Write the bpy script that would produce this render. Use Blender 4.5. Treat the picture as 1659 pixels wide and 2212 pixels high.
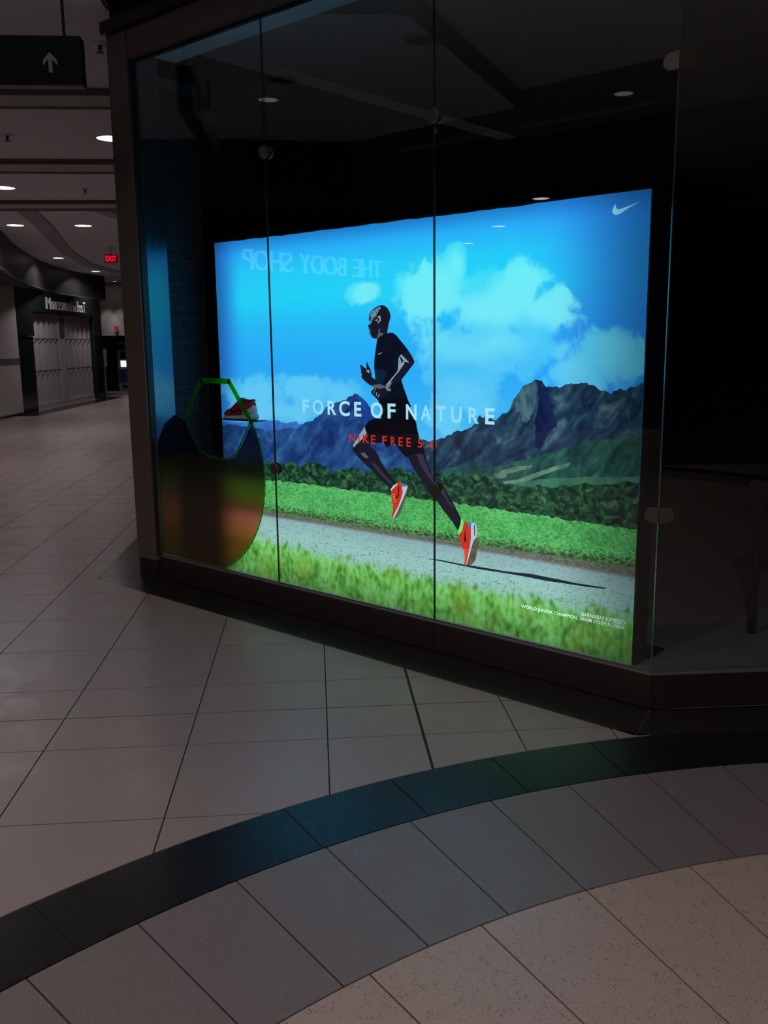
import bpy, math, random
from mathutils import Vector, Matrix

# ------------------------------------------------------------------ camera, world, exposure
scene = bpy.context.scene
COL = scene.collection
for o in list(bpy.data.objects):
    bpy.data.objects.remove(o)
cam_data = bpy.data.cameras.new('camera')
cam = bpy.data.objects.new('camera', cam_data)
COL.objects.link(cam)
CAM = Vector((1.603223, -3.622996, 1.620000))
right, up, fwd = Vector((0.754904, 0.655741, -0.011100)), Vector((-0.112941, 0.146655, 0.982719)), Vector((-0.646037, 0.740605, -0.184770))
m = Matrix((right, up, -fwd)).transposed().to_4x4()
m.translation = CAM
cam.matrix_world = m
cam_data.sensor_fit = 'HORIZONTAL'
cam_data.sensor_width = 36.0
cam_data.lens = 36.0 * 1950.65 / 1659.0
cam_data.clip_start = 0.05
cam_data.clip_end = 200
scene.camera = cam

world = bpy.data.worlds.new('world')
scene.world = world
world.use_nodes = True
world.node_tree.nodes['Background'].inputs[0].default_value = (0.95, 0.92, 1.0, 1)
world.node_tree.nodes['Background'].inputs[1].default_value = 0.006
scene.view_settings.view_transform = 'Standard'
scene.view_settings.look = 'None'
scene.view_settings.exposure = 0.0
scene.view_settings.gamma = 1.0
scene.view_settings.use_curve_mapping = False

cy = scene.cycles
cy.max_bounces, cy.diffuse_bounces, cy.glossy_bounces, cy.transmission_bounces, cy.transparent_max_bounces = 7, 3, 3, 5, 10
cy.use_adaptive_sampling = True
cy.adaptive_threshold = 0.035
cy.adaptive_min_samples = 20

LAMP_POWER = 18.0      # watts of a lit mall downlight
LAMP_COLOUR = (1.0, 0.93, 0.95)
R2 = math.sqrt(0.5)

# the lines printed on the poster, in metres from its lower left corner (u across, v up)
PICTURE = {'far_ridge':[(-0.051,1.087),(0.026,1.08),(0.252,1.089),(0.397,1.098),(0.454,1.115),(0.51,1.114),(0.565,1.12),(0.619,1.107),(0.673,1.102),(0.727,1.114),(0.76,1.12),(0.792,1.099),(0.844,1.115),(0.883,1.112),(0.931,1.025),(0.919,0.829),(-0.076,0.747)],
 'left_range':[(-0.054,1.045),(0.024,1.055),(0.102,1.069),(0.191,1.059),(0.294,1.054),(0.394,1.055),(0.464,1.035),(0.562,1.05),(0.644,1.068),(0.725,1.068),(0.804,1.09),(0.831,1.11),(0.909,1.127),(0.961,1.16),(0.999,1.18),(1.037,1.225),(1.087,1.249),(1.16,1.26),(1.208,1.27),(1.244,1.297),(1.285,1.315),(1.314,1.307),(1.359,1.279),(1.403,1.239),(1.425,1.206),(1.524,1.127),(1.662,1.095),(1.766,1.074),(1.886,1.055),(1.969,1.007),(1.969,0.754),(-0.083,0.645)],
 'left_peak_face':[(1.285,1.315),(1.314,1.307),(1.359,1.279),(1.403,1.239),(1.437,1.198),(1.524,1.111),(1.632,1.034),(1.467,0.99),(1.389,1.061),(1.311,1.176),(1.289,1.252)],
 'right_range':[(1.783,1.04),(1.812,1.066),(1.879,1.057),(1.935,1.078),(1.989,1.098),(2.032,1.118),(2.096,1.13),(2.158,1.155),(2.189,1.182),(2.214,1.225),(2.229,1.209),(2.249,1.23),(2.26,1.21),(2.29,1.216),(2.3,1.2),(2.339,1.218),(2.368,1.24),(2.397,1.249),(2.416,1.29),(2.444,1.332),(2.471,1.368),(2.508,1.393),(2.536,1.406),(2.559,1.423),(2.582,1.418),(2.61,1.399),(2.628,1.384),(2.673,1.389),(2.717,1.39),(2.743,1.402),(2.786,1.403),(2.821,1.411),(2.855,1.412),(2.889,1.401),(2.923,1.38),(2.956,1.377),(2.989,1.359),(3.013,1.375),(3.053,1.379),(3.084,1.395),(3.108,1.395),(3.131,1.41),(3.15,1.416),(3.169,1.418),(3.203,0.812),(1.781,0.652)],
 'right_shadow_cliff':[(2.573,1.414),(2.61,1.399),(2.628,1.38),(2.647,1.33),(2.662,1.283),(2.677,1.237),(2.696,1.183),(2.643,1.141),(2.608,1.074),(2.562,1.071),(2.569,1.168),(2.559,1.216),(2.576,1.264),(2.584,1.312)],
 'right_lit_cliff':[(2.481,1.373),(2.536,1.402),(2.559,1.418),(2.576,1.367),(2.573,1.304),(2.553,1.263),(2.531,1.214),(2.494,1.197),(2.474,1.252),(2.436,1.251),(2.449,1.328)],
 'green_slope':[(1.879,0.884),(2.097,0.928),(2.303,0.945),(2.498,1.002),(2.637,1.044),(2.77,1.085),(2.898,1.125),(3.023,1.132),(3.157,1.178),(3.198,0.812),(1.868,0.662)],
 'hill_patch':[(2.304,0.903),(2.363,0.933),(2.441,0.956),(2.555,0.974),(2.537,0.956),(2.461,0.937),(2.403,0.92),(2.384,0.893),(2.324,0.888)],
 'hill_ridge':[(2.364,0.874),(2.481,0.897),(2.593,0.944),(2.684,0.98),(2.781,1.007),(2.756,0.982),(2.649,0.941),(2.538,0.894),(2.443,0.869),(2.384,0.859)],
 'far_meadow':[(2.364,0.866),(2.594,0.904),(2.775,0.928),(2.947,0.945),(3.142,0.968),(3.189,0.972),(3.192,0.913),(2.687,0.864),(2.501,0.858)],
 'bush_band':[(-0.073,0.781),(0.006,0.791),(0.236,0.818),(0.41,0.813),(0.495,0.829),(0.606,0.828),(0.715,0.851),(0.794,0.825),(0.86,0.848),(0.925,0.867),(0.988,0.849),(1.05,0.836),(1.098,0.805),(1.148,0.836),(1.221,0.85),(1.292,0.856),(1.408,0.849),(1.475,0.837),(1.565,0.87),(1.631,0.892),(1.716,0.875),(1.78,0.863),(1.913,0.886),(1.99,0.867),(2.076,0.878),(2.129,0.87),(2.181,0.888),(2.243,0.902),(2.304,0.894),(2.344,0.864),(2.423,0.855),(2.482,0.844),(2.558,0.855),(2.632,0.87),(2.687,0.868),(2.731,0.892),(2.863,0.912),(2.99,0.916),(3.144,0.938),(3.191,0.943),(3.208,0.606),(-0.092,0.509)]}
BOUND = {'meadow_top':[-0.008,0.0273,0.6945],
 'road_top':[0.0056,-0.0112,0.493],
 'dirt_bot':[-0.0035,0.0152,0.4469],
 'grass_top':[0.0131,-0.0551,0.3048]}
RUNNER = {'skin_far_hand':[(1.338,1.487),(1.35,1.487),(1.362,1.476),(1.381,1.467),(1.389,1.462),(1.387,1.496),(1.393,1.507),(1.401,1.49),(1.42,1.462),(1.427,1.439),(1.43,1.416),(1.465,1.397),(1.466,1.372),(1.445,1.357),(1.414,1.368),(1.375,1.39),(1.352,1.407),(1.345,1.421),(1.353,1.43),(1.343,1.438),(1.345,1.452),(1.338,1.478)],
 'hand_light':[(1.385,1.459),(1.412,1.456),(1.411,1.439),(1.396,1.444)],
 'skin_head':[(1.555,1.666),(1.563,1.702),(1.571,1.732),(1.582,1.756),(1.583,1.773),(1.575,1.795),(1.561,1.814),(1.539,1.829),(1.519,1.833),(1.498,1.831),(1.472,1.823),(1.445,1.81),(1.428,1.796),(1.418,1.785),(1.415,1.777),(1.419,1.769),(1.414,1.758),(1.415,1.749),(1.423,1.742),(1.417,1.727),(1.405,1.715),(1.407,1.708),(1.416,1.705),(1.41,1.698),(1.414,1.691),(1.422,1.688),(1.418,1.679),(1.418,1.669),(1.429,1.662),(1.434,1.651),(1.446,1.643),(1.472,1.641),(1.48,1.634),(1.525,1.655)],
 'light_forehead':[(1.42,1.777),(1.428,1.792),(1.445,1.805),(1.472,1.817),(1.498,1.824),(1.509,1.821),(1.501,1.805),(1.482,1.789),(1.475,1.773),(1.459,1.762),(1.44,1.749),(1.427,1.738),(1.423,1.742),(1.427,1.755),(1.431,1.766)],
 'light_cheek':[(1.427,1.741),(1.44,1.749),(1.434,1.735),(1.422,1.724),(1.417,1.721)],
 'light_ear':[(1.482,1.762),(1.491,1.772),(1.503,1.772),(1.509,1.758),(1.506,1.742),(1.487,1.728),(1.48,1.731),(1.491,1.739),(1.497,1.75),(1.495,1.764),(1.486,1.759)],
 'light_ear_lobe':[(1.455,1.746),(1.478,1.753),(1.486,1.75),(1.48,1.739),(1.47,1.747)],
 'light_neck':[(1.496,1.7),(1.505,1.695),(1.495,1.667),(1.516,1.678),(1.527,1.665),(1.495,1.65),(1.48,1.639),(1.474,1.645),(1.484,1.664)],
 'light_lips':[(1.422,1.711),(1.425,1.704),(1.418,1.702),(1.428,1.693),(1.425,1.682),(1.433,1.668),(1.428,1.668),(1.42,1.682)],
 'shirt':[(1.48,1.637),(1.525,1.662),(1.555,1.67),(1.585,1.675),(1.607,1.67),(1.629,1.657),(1.661,1.626),(1.69,1.599),(1.716,1.572),(1.7,1.561),(1.66,1.55),(1.642,1.525),(1.638,1.475),(1.663,1.404),(1.677,1.365),(1.698,1.321),(1.712,1.288),(1.736,1.25),(1.527,1.242),(1.501,1.276),(1.49,1.327),(1.462,1.377),(1.459,1.423),(1.452,1.474),(1.455,1.524),(1.468,1.586),(1.476,1.628)],
 'shirt_sheen':[(1.462,1.462),(1.504,1.468),(1.552,1.449),(1.537,1.413),(1.517,1.378),(1.464,1.377)],
 'shirt_swoosh':[(1.485,1.551),(1.489,1.557),(1.491,1.553),(1.517,1.563),(1.514,1.558),(1.492,1.548)],
 'skin_arm':[(1.7,1.561),(1.716,1.572),(1.736,1.55),(1.748,1.534),(1.762,1.509),(1.757,1.498),(1.714,1.454),(1.663,1.404),(1.626,1.383),(1.596,1.369),(1.581,1.349),(1.544,1.356),(1.544,1.373),(1.585,1.408),(1.634,1.453),(1.641,1.481),(1.66,1.55),(1.678,1.555)],
 'light_arm_inner':[(1.66,1.55),(1.668,1.547),(1.693,1.528),(1.725,1.501),(1.693,1.509),(1.671,1.506),(1.662,1.502),(1.642,1.508),(1.644,1.528)],
 'arm_dark':[(1.653,1.536),(1.66,1.537),(1.675,1.52),(1.685,1.513),(1.664,1.506)],
 'light_forearm':[(1.64,1.503),(1.66,1.5),(1.692,1.506),(1.678,1.487),(1.641,1.448),(1.611,1.422),(1.581,1.391),(1.589,1.385),(1.566,1.354),(1.54,1.362),(1.544,1.373),(1.585,1.408),(1.634,1.453),(1.641,1.478)],
 'skin_hand':[(1.429,1.369),(1.464,1.373),(1.498,1.377),(1.536,1.367),(1.544,1.373),(1.581,1.349),(1.566,1.329),(1.528,1.302),(1.497,1.281),(1.478,1.281),(1.463,1.294),(1.448,1.305),(1.43,1.316),(1.427,1.331),(1.452,1.351),(1.441,1.362)],
 'light_hand':[(1.431,1.369),(1.464,1.372),(1.498,1.376),(1.536,1.366),(1.566,1.354),(1.558,1.343),(1.536,1.359),(1.498,1.347),(1.471,1.355),(1.448,1.314),(1.442,1.317),(1.46,1.351),(1.433,1.334),(1.429,1.336),(1.452,1.354)],
 'light_knuckle':[(1.469,1.326),(1.477,1.329),(1.471,1.309),(1.465,1.306)],
 'light_knuckle2':[(1.488,1.315),(1.498,1.32),(1.482,1.295),(1.478,1.298)],
 'bracelet':[(1.546,1.373),(1.581,1.388),(1.585,1.377),(1.566,1.354),(1.585,1.349),(1.581,1.335),(1.551,1.34),(1.54,1.356)],
 'shorts':[(1.482,1.285),(1.505,1.173),(1.446,1.17),(1.401,1.149),(1.373,1.122),(1.37,1.111),(1.384,1.082),(1.394,1.071),(1.413,1.023),(1.458,1.021),(1.497,1.029),(1.527,1.021),(1.546,0.999),(1.575,1.019),(1.613,1.029),(1.642,0.998),(1.67,0.974),(1.698,0.953),(1.74,0.979),(1.827,0.982),(1.834,0.993),(1.822,1.035),(1.795,1.073),(1.777,1.136),(1.773,1.16),(1.746,1.205),(1.712,1.278),(1.7,1.299)],
 'skin_front_leg':[(1.367,1.118),(1.328,1.071),(1.297,1.031),(1.271,1.003),(1.265,0.984),(1.267,0.965),(1.3,0.933),(1.34,0.905),(1.4,0.865),(1.455,0.831),(1.523,0.785),(1.567,0.755),(1.586,0.753),(1.62,0.79),(1.573,0.834),(1.525,0.879),(1.491,0.917),(1.472,0.953),(1.442,0.981),(1.413,1.001),(1.413,1.031),(1.394,1.071)],
 'light_thigh':[(1.367,1.118),(1.384,1.078),(1.358,1.05),(1.328,1.026),(1.302,1.009),(1.275,0.984),(1.269,0.988),(1.271,1.003),(1.297,1.031),(1.328,1.071)],
 'light_knee':[(1.331,0.954),(1.362,0.958),(1.387,0.939),(1.396,0.925),(1.366,0.926),(1.341,0.94)],
 'light_shin':[(1.416,0.904),(1.456,0.892),(1.524,0.834),(1.572,0.801),(1.591,0.784),(1.582,0.775),(1.514,0.818),(1.455,0.862)],
 'skin_rear_leg':[(1.623,1.024),(1.7,0.969),(1.737,0.905),(1.784,0.85),(1.831,0.802),(1.859,0.761),(1.905,0.736),(1.959,0.676),(2.023,0.617),(2.076,0.558),(2.102,0.612),(2.093,0.636),(2.049,0.7),(1.995,0.775),(1.977,0.802),(1.95,0.836),(1.887,0.874),(1.859,0.923),(1.833,0.994),(1.813,1.043)],
 'light_rear_leg':[(1.766,0.989),(1.813,0.992),(1.841,0.928),(1.868,0.879),(1.959,0.815),(2.004,0.732),(2.049,0.679),(2.013,0.704),(1.941,0.784),(1.859,0.849),(1.794,0.925)],
 'sock_front':[(1.574,0.752),(1.596,0.777),(1.628,0.795),(1.632,0.788),(1.606,0.765),(1.579,0.738)],
 'shoe_front':[(1.579,0.743),(1.601,0.764),(1.63,0.789),(1.64,0.809),(1.649,0.81),(1.668,0.784),(1.682,0.781),(1.691,0.719),(1.667,0.654),(1.647,0.618),(1.623,0.589),(1.599,0.571),(1.577,0.576),(1.589,0.615),(1.592,0.653),(1.583,0.69),(1.579,0.723)],
 'sole_front':[(1.663,0.781),(1.677,0.777),(1.708,0.788),(1.698,0.757),(1.67,0.699),(1.645,0.655),(1.621,0.611),(1.599,0.578),(1.586,0.574),(1.609,0.617),(1.633,0.654),(1.653,0.697),(1.67,0.743)],
 'outsole_front':[(1.708,0.788),(1.714,0.766),(1.689,0.704),(1.664,0.646),(1.647,0.614),(1.618,0.581),(1.6,0.57),(1.591,0.574),(1.618,0.607),(1.645,0.653),(1.67,0.701),(1.696,0.749)],
 'heel_front':[(1.649,0.797),(1.687,0.796),(1.708,0.788),(1.677,0.777),(1.663,0.781)],
 'mark_front':[(1.634,0.78),(1.643,0.778),(1.641,0.729),(1.633,0.706),(1.622,0.701),(1.609,0.711),(1.622,0.71),(1.632,0.732)],
 'lace_0':[(1.592,0.724),(1.603,0.727),(1.604,0.722),(1.594,0.719)],
 'lace_1':[(1.595,0.71),(1.606,0.713),(1.607,0.709),(1.597,0.705)],
 'lace_2':[(1.599,0.696),(1.609,0.699),(1.61,0.695),(1.601,0.691)],
 'lace_3':[(1.603,0.683),(1.612,0.685),(1.612,0.681),(1.605,0.678)],
 'sock_rear':[(2.098,0.635),(2.109,0.629),(2.116,0.615),(2.114,0.595),(2.107,0.568),(2.088,0.545),(2.076,0.546),(2.076,0.561),(2.086,0.582),(2.095,0.607)],
 'shoe_rear':[(2.086,0.542),(2.107,0.568),(2.114,0.6),(2.119,0.621),(2.14,0.622),(2.145,0.604),(2.166,0.587),(2.17,0.558),(2.165,0.5),(2.159,0.455),(2.145,0.409),(2.135,0.371),(2.121,0.371),(2.126,0.421),(2.119,0.458),(2.108,0.466),(2.094,0.505),(2.087,0.521)],
 'shoe_rear_toe':[(2.108,0.466),(2.143,0.468),(2.157,0.464),(2.145,0.412),(2.135,0.373),(2.121,0.371),(2.126,0.421),(2.119,0.458)],
 'sole_rear':[(2.168,0.587),(2.169,0.619),(2.187,0.624),(2.197,0.619),(2.207,0.601),(2.21,0.564),(2.201,0.537),(2.186,0.52),(2.172,0.478),(2.162,0.441),(2.152,0.411),(2.138,0.372),(2.134,0.371),(2.145,0.412),(2.158,0.47),(2.168,0.529)],
 'heel_rear':[(2.14,0.619),(2.171,0.62),(2.168,0.587),(2.149,0.596)],
 'outsole_rear':[(2.186,0.52),(2.21,0.543),(2.211,0.492),(2.206,0.433),(2.192,0.398),(2.168,0.376),(2.137,0.372),(2.151,0.41),(2.164,0.447),(2.174,0.487)],
 'mark_rear':[(2.124,0.584),(2.13,0.553),(2.137,0.511),(2.132,0.502),(2.12,0.514),(2.123,0.538)],
 'print_sole':[(2.19,0.613),(2.195,0.612),(2.194,0.59),(2.199,0.577),(2.194,0.55),(2.189,0.549),(2.192,0.576),(2.188,0.589)],
 'cast_shadow':[(1.832,0.363),(1.935,0.372),(2.122,0.37),(2.259,0.374),(2.412,0.376),(2.559,0.387),(2.7,0.385),(2.836,0.382),(3.002,0.386),(2.993,0.379),(2.881,0.372),(2.747,0.368),(2.654,0.364),(2.511,0.366),(2.372,0.364),(2.207,0.359),(2.101,0.361),(1.935,0.364)],
 'big_swoosh':[(3.109,2.243),(3.057,2.223),(3.012,2.2),(2.998,2.196),(2.987,2.195),(2.974,2.201),(2.968,2.214),(2.973,2.23),(2.984,2.244),(2.986,2.233),(2.989,2.224),(2.997,2.219),(3.011,2.22),(3.042,2.227)]}
LETTERS = {'big': ([('F',0.838,0.899),('O',0.93,1.026),('R',1.063,1.138),('C',1.163,1.253),('E',1.291,1.349),('O',1.427,1.521),('F',1.56,1.621),('N',1.701,1.78),('A',1.81,1.886),('T',1.919,1.993),('U',2.028,2.101),('R',2.147,2.215),('E',2.258,2.318)],1.177,1.265),'red': ([('N',1.245,1.295),('I',1.321,1.331),('K',1.358,1.412),('E',1.426,1.462),('F',1.516,1.552),('R',1.583,1.619),('E',1.643,1.675),('E',1.703,1.736),('5',1.788,1.823),('.',1.847,1.858),('0',1.88,1.924)],1.018,1.07)}
CLOUDS = [(2.46,1.903,0.163,0.127),(2.046,2.02,0.08,0.109),(1.967,1.914,0.172,0.148),(2.275,1.793,0.338,0.166),(2.627,1.758,0.17,0.114),(1.821,1.871,0.194,0.188),(2.705,1.813,0.065,0.067),(2.248,1.563,0.477,0.146),(2.98,1.529,0.236,0.136),(2.807,1.437,0.225,0.091),(2.096,1.362,0.273,0.151),(0.853,1.332,0.347,0.094),(0.357,1.288,0.321,0.118),(1.366,1.91,0.153,0.064),(1.968,1.191,0.145,0.091),(0.583,1.173,0.473,0.091),(1.179,1.311,0.156,0.085)]

# ------------------------------------------------------------------ helpers
def s2l(c):
    return tuple(((v / 255.0 / 12.92) if v / 255.0 <= 0.04045 else ((v / 255.0 + 0.055) / 1.055) ** 2.4) for v in c)

def rgba(c):
    return (*s2l(c), 1.0)

def link(o, parent=None):
    COL.objects.link(o)
    if parent is not None:
        o.parent = parent
    return o

def empty(name, loc=(0, 0, 0), rz=0.0, parent=None):
    o = bpy.data.objects.new(name, None)
    o.location = loc
    o.rotation_euler = (0, 0, rz)
    return link(o, parent)

def tag(o, label=None, cat=None, group=None, kind=None):
    if label: o['label'] = label
    if cat: o['category'] = cat
    if group: o['group'] = group
    if kind: o['kind'] = kind
    return o

class MB:
    """collects boxes, prisms, tubes and lofts into one mesh"""
    def __init__(self):
        self.v, self.f, self.mi = [], [], []
    def add(self, verts, faces, mi=0):
        n = len(self.v)
        self.v += [tuple(q) for q in verts]
        self.f += [tuple(i + n for i in fc) for fc in faces]
        self.mi += [mi] * len(faces)
        return self
    def box(self, x0, x1, y0, y1, z0, z1, mi=0):
        v = [(x, y, z) for z in (z0, z1) for y in (y0, y1) for x in (x0, x1)]
        return self.add(v, [(0, 2, 3, 1), (4, 5, 7, 6), (0, 1, 5, 4), (2, 6, 7, 3), (0, 4, 6, 2), (1, 3, 7, 5)], mi)
    def prism(self, poly, z0, z1, mi=0):
        a = sum(poly[i][0] * poly[(i + 1) % len(poly)][1] - poly[(i + 1) % len(poly)][0] * poly[i][1] for i in range(len(poly)))
        if a < 0: poly = poly[::-1]
        n = len(poly)
        v = [(x, y, z0) for x, y in poly] + [(x, y, z1) for x, y in poly]
        f = [tuple(range(n))[::-1], tuple(range(n, 2 * n))] + [(i, (i + 1) % n, n + (i + 1) % n, n + i) for i in range(n)]
        return self.add(v, f, mi)
    def plate(self, poly, y0, y1, mi=0):
        """outline in x,z swept from y0 to y1"""
        n = len(poly)
        v = [(x, y0, z) for x, z in poly] + [(x, y1, z) for x, z in poly]
        f = [tuple(range(n)), tuple(range(n, 2 * n))[::-1]] + [(i, n + i, n + (i + 1) % n, (i + 1) % n) for i in range(n)]
        return self.add(v, f, mi)
    def flat(self, poly, y, mi=0):
        a = sum(poly[i][0] * poly[(i + 1) % len(poly)][1] - poly[(i + 1) % len(poly)][0] * poly[i][1] for i in range(len(poly)))
        if a < 0: poly = poly[::-1]
        return self.add([(x, y, z) for x, z in poly], [tuple(range(len(poly)))], mi)
    def lathe(self, prof, cx=0, cy=0, cz=0, seg=32, axis='z', mi=0):
        v, f = [], []
        for r, h in prof:
            for k in range(seg):
                a = 2 * math.pi * k / seg
                c, s = r * math.cos(a), r * math.sin(a)
                v.append((cx + c, cy + s, cz + h) if axis == 'z' else (cx + c, cy - h, cz + s))
        for i in range(len(prof) - 1):
            for k in range(seg):
                f.append((i * seg + k, i * seg + (k + 1) % seg, (i + 1) * seg + (k + 1) % seg, (i + 1) * seg + k))
        f.append(tuple(range(seg))[::-1])
        f.append(tuple(range((len(prof) - 1) * seg, len(prof) * seg)))
        return self.add(v, f, mi)
    def loft(self, rings, mi=0):
        n = len(rings[0])
        v = [q for r in rings for q in r]
        f = []
        for i in range(len(rings) - 1):
            for k in range(n):
                f.append((i * n + k, i * n + (k + 1) % n, (i + 1) * n + (k + 1) % n, (i + 1) * n + k))
        f.append(tuple(range(n))[::-1])
        f.append(tuple(range((len(rings) - 1) * n, len(rings) * n)))
        return self.add(v, f, mi)
    def mesh(self, name, mats, smooth=False):
        me = bpy.data.meshes.new(name)
        me.from_pydata(self.v, [], self.f)
        for mt in (mats if isinstance(mats, (list, tuple)) else [mats]):
            me.materials.append(mt)
        for p, i in zip(me.polygons, self.mi):
            p.material_index = i
            p.use_smooth = smooth
        me.update()
        return me
    def build(self, name, mats, parent=None, smooth=False):
        return link(bpy.data.objects.new(name, self.mesh(name, mats, smooth)), parent)

def bevel(o, w=0.003, seg=2):
    md = o.modifiers.new('bevel', 'BEVEL')
    md.width, md.segments, md.limit_method = w, seg, 'ANGLE'
    return o

def box(name, x0, x1, y0, y1, z0, z1, mat, parent=None, bv=0):
    o = MB().box(x0, x1, y0, y1, z0, z1).build(name, mat, parent)
    return bevel(o, bv) if bv else o

def prism(name, poly, z0, z1, mat, parent=None):
    return MB().prism(poly, z0, z1).build(name, mat, parent)

def ab(a, b):
    """mall axes: a along the right-hand facade, b along the corridor"""
    return (R2 * a - R2 * b, R2 * a + R2 * b)

# --- node helpers
def new_mat(name):
    mt = bpy.data.materials.new(name)
    mt.use_nodes = True
    mt.node_tree.nodes.clear()
    return mt, mt.node_tree

def nd(nt, typ, ins=None, **attr):
    n = nt.nodes.new(typ)
    for k, v in attr.items():
        setattr(n, k, v)
    for k, v in (ins or {}).items():
        if isinstance(v, bpy.types.NodeSocket):
            nt.links.new(v, n.inputs[k])
        else:
            n.inputs[k].default_value = v
    return n

def mth(nt, op, a, b=0.0, c=0.0, clamp=False):
    n = nd(nt, 'ShaderNodeMath', {0: a, 1: b, 2: c}, operation=op)
    n.use_clamp = clamp
    return n.outputs[0]

def mixc(nt, f, a, b, blend='MIX'):
    n = nt.nodes.new('ShaderNodeMix')
    n.data_type = 'RGBA'
    n.blend_type = blend
    for k, v in ((0, f), (6, a), (7, b)):
        if isinstance(v, bpy.types.NodeSocket): nt.links.new(v, n.inputs[k])
        else: n.inputs[k].default_value = v
    return n.outputs[2]

def sstep(nt, v, lo, hi, a=0.0, b=1.0):
    n = nd(nt, 'ShaderNodeMapRange', {0: v, 1: lo, 2: hi, 3: a, 4: b}, interpolation_type='SMOOTHSTEP')
    return n.outputs[0]

def noise(nt, vec, scale, detail=4.0, rough=0.55, dist=0.0):
    return nd(nt, 'ShaderNodeTexNoise', {'Vector': vec, 'Scale': scale, 'Detail': detail, 'Roughness': rough, 'Distortion': dist}).outputs[0]

def ramp(nt, fac, stops):
    n = nd(nt, 'ShaderNodeValToRGB', {0: fac})
    e = n.color_ramp.elements
    while len(e) < len(stops):
        e.new(0.5)
    for el, (p, c) in zip(e, stops):
        el.position = p
        el.color = rgba(c)
    return n.outputs[0]

def scaled(nt, vec, s, rot=(0, 0, 0)):
    return nd(nt, 'ShaderNodeMapping', {'Vector': vec, 'Scale': s, 'Rotation': rot}).outputs[0]

def objco(nt):
    return nd(nt, 'ShaderNodeTexCoord').outputs['Object']

def out(nt, shader):
    nd(nt, 'ShaderNodeOutputMaterial', {0: shader})

def pbr(name, col, rough=0.5, metal=0.0, var=0.08, scale=6.0, spec=0.5, speck=None, rvar=0.0, coat=0.0):
    """procedural surface: colour with cloudy variation, optional fine specks of another colour"""
    mt, nt = new_mat(name)
    co = objco(nt)
    base = s2l(col)
    lo = tuple(v * (1 - var) for v in base) + (1,)
    hi = tuple(min(1, v * (1 + var)) for v in base) + (1,)
    c = mixc(nt, noise(nt, co, scale, 5), lo, hi)
    if speck:
        for scol, sscale, thr in speck:
            vor = nd(nt, 'ShaderNodeTexVoronoi', {'Vector': co, 'Scale': sscale, 'Randomness': 1.0})
            msk = mth(nt, 'MULTIPLY', sstep(nt, vor.outputs['Distance'], thr, thr * 0.55), sstep(nt, noise(nt, co, sscale * 0.21, 2), 0.5, 0.56))
            c = mixc(nt, msk, c, rgba(scol))
    p = nd(nt, 'ShaderNodeBsdfPrincipled', {'Base Color': c, 'Roughness': rough, 'Metallic': metal, 'Specular IOR Level': spec, 'Coat Weight': coat, 'Coat Roughness': 0.08})
    if rvar:
        nt.links.new(sstep(nt, noise(nt, co, scale * 1.7, 4), 0.3, 0.7, rough - rvar, rough + rvar), p.inputs['Roughness'])
    out(nt, p.outputs[0])
    return mt

def glow(name, col, strength=1.0):
    mt, nt = new_mat(name)
    out(nt, nd(nt, 'ShaderNodeEmission', {0: rgba(col), 1: strength}).outputs[0])
    return mt

def brushed(name, col, rough=0.3, metal=0.9, stretch=(60, 60, 1.5)):
    mt, nt = new_mat(name)
    co = objco(nt)
    g = noise(nt, scaled(nt, co, stretch), 6.0, 3)
    base = s2l(col)
    c = mixc(nt, g, tuple(v * 0.85 for v in base) + (1,), tuple(v * 1.12 for v in base) + (1,))
    p = nd(nt, 'ShaderNodeBsdfPrincipled', {'Base Color': c, 'Metallic': metal, 'Roughness': sstep(nt, g, 0.2, 0.8, rough - 0.05, rough + 0.07)})
    out(nt, p.outputs[0])
    return mt

def glass_mat(name, tint=(0.94, 0.965, 0.955)):
    mt, nt = new_mat(name)
    back = nd(nt, 'ShaderNodeNewGeometry').outputs['Backfacing']
    ior = mth(nt, 'MULTIPLY_ADD', back, 1 / 1.52 - 1.52, 1.52)
    fr = nd(nt, 'ShaderNodeFresnel', {'IOR': ior}).outputs[0]
    t = nd(nt, 'ShaderNodeBsdfTransparent', {0: (*tint, 1)}).outputs[0]
    g = nd(nt, 'ShaderNodeBsdfGlossy', {'Color': (1, 1, 1, 1), 'Roughness': 0.0}).outputs[0]
    out(nt, nd(nt, 'ShaderNodeMixShader', {0: fr, 1: t, 2: g}).outputs[0])
    return mt

# --- lettering
def glyphs(txt, bold=0.0):
    cu = bpy.data.curves.new('letters', 'FONT')
    cu.body = txt
    cu.offset = bold
    cu.resolution_u = 6
    ob = bpy.data.objects.new('letters', cu)
    COL.objects.link(ob)
    dg = bpy.context.evaluated_depsgraph_get()
    dg.update()
    me = bpy.data.meshes.new_from_object(ob.evaluated_get(dg))
    v = [tuple(q.co) for q in me.vertices]
    f = [tuple(p.vertices) for p in me.polygons]
    bpy.data.objects.remove(ob)
    bpy.data.curves.remove(cu)
    bpy.data.meshes.remove(me)
    return v, f

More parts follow.
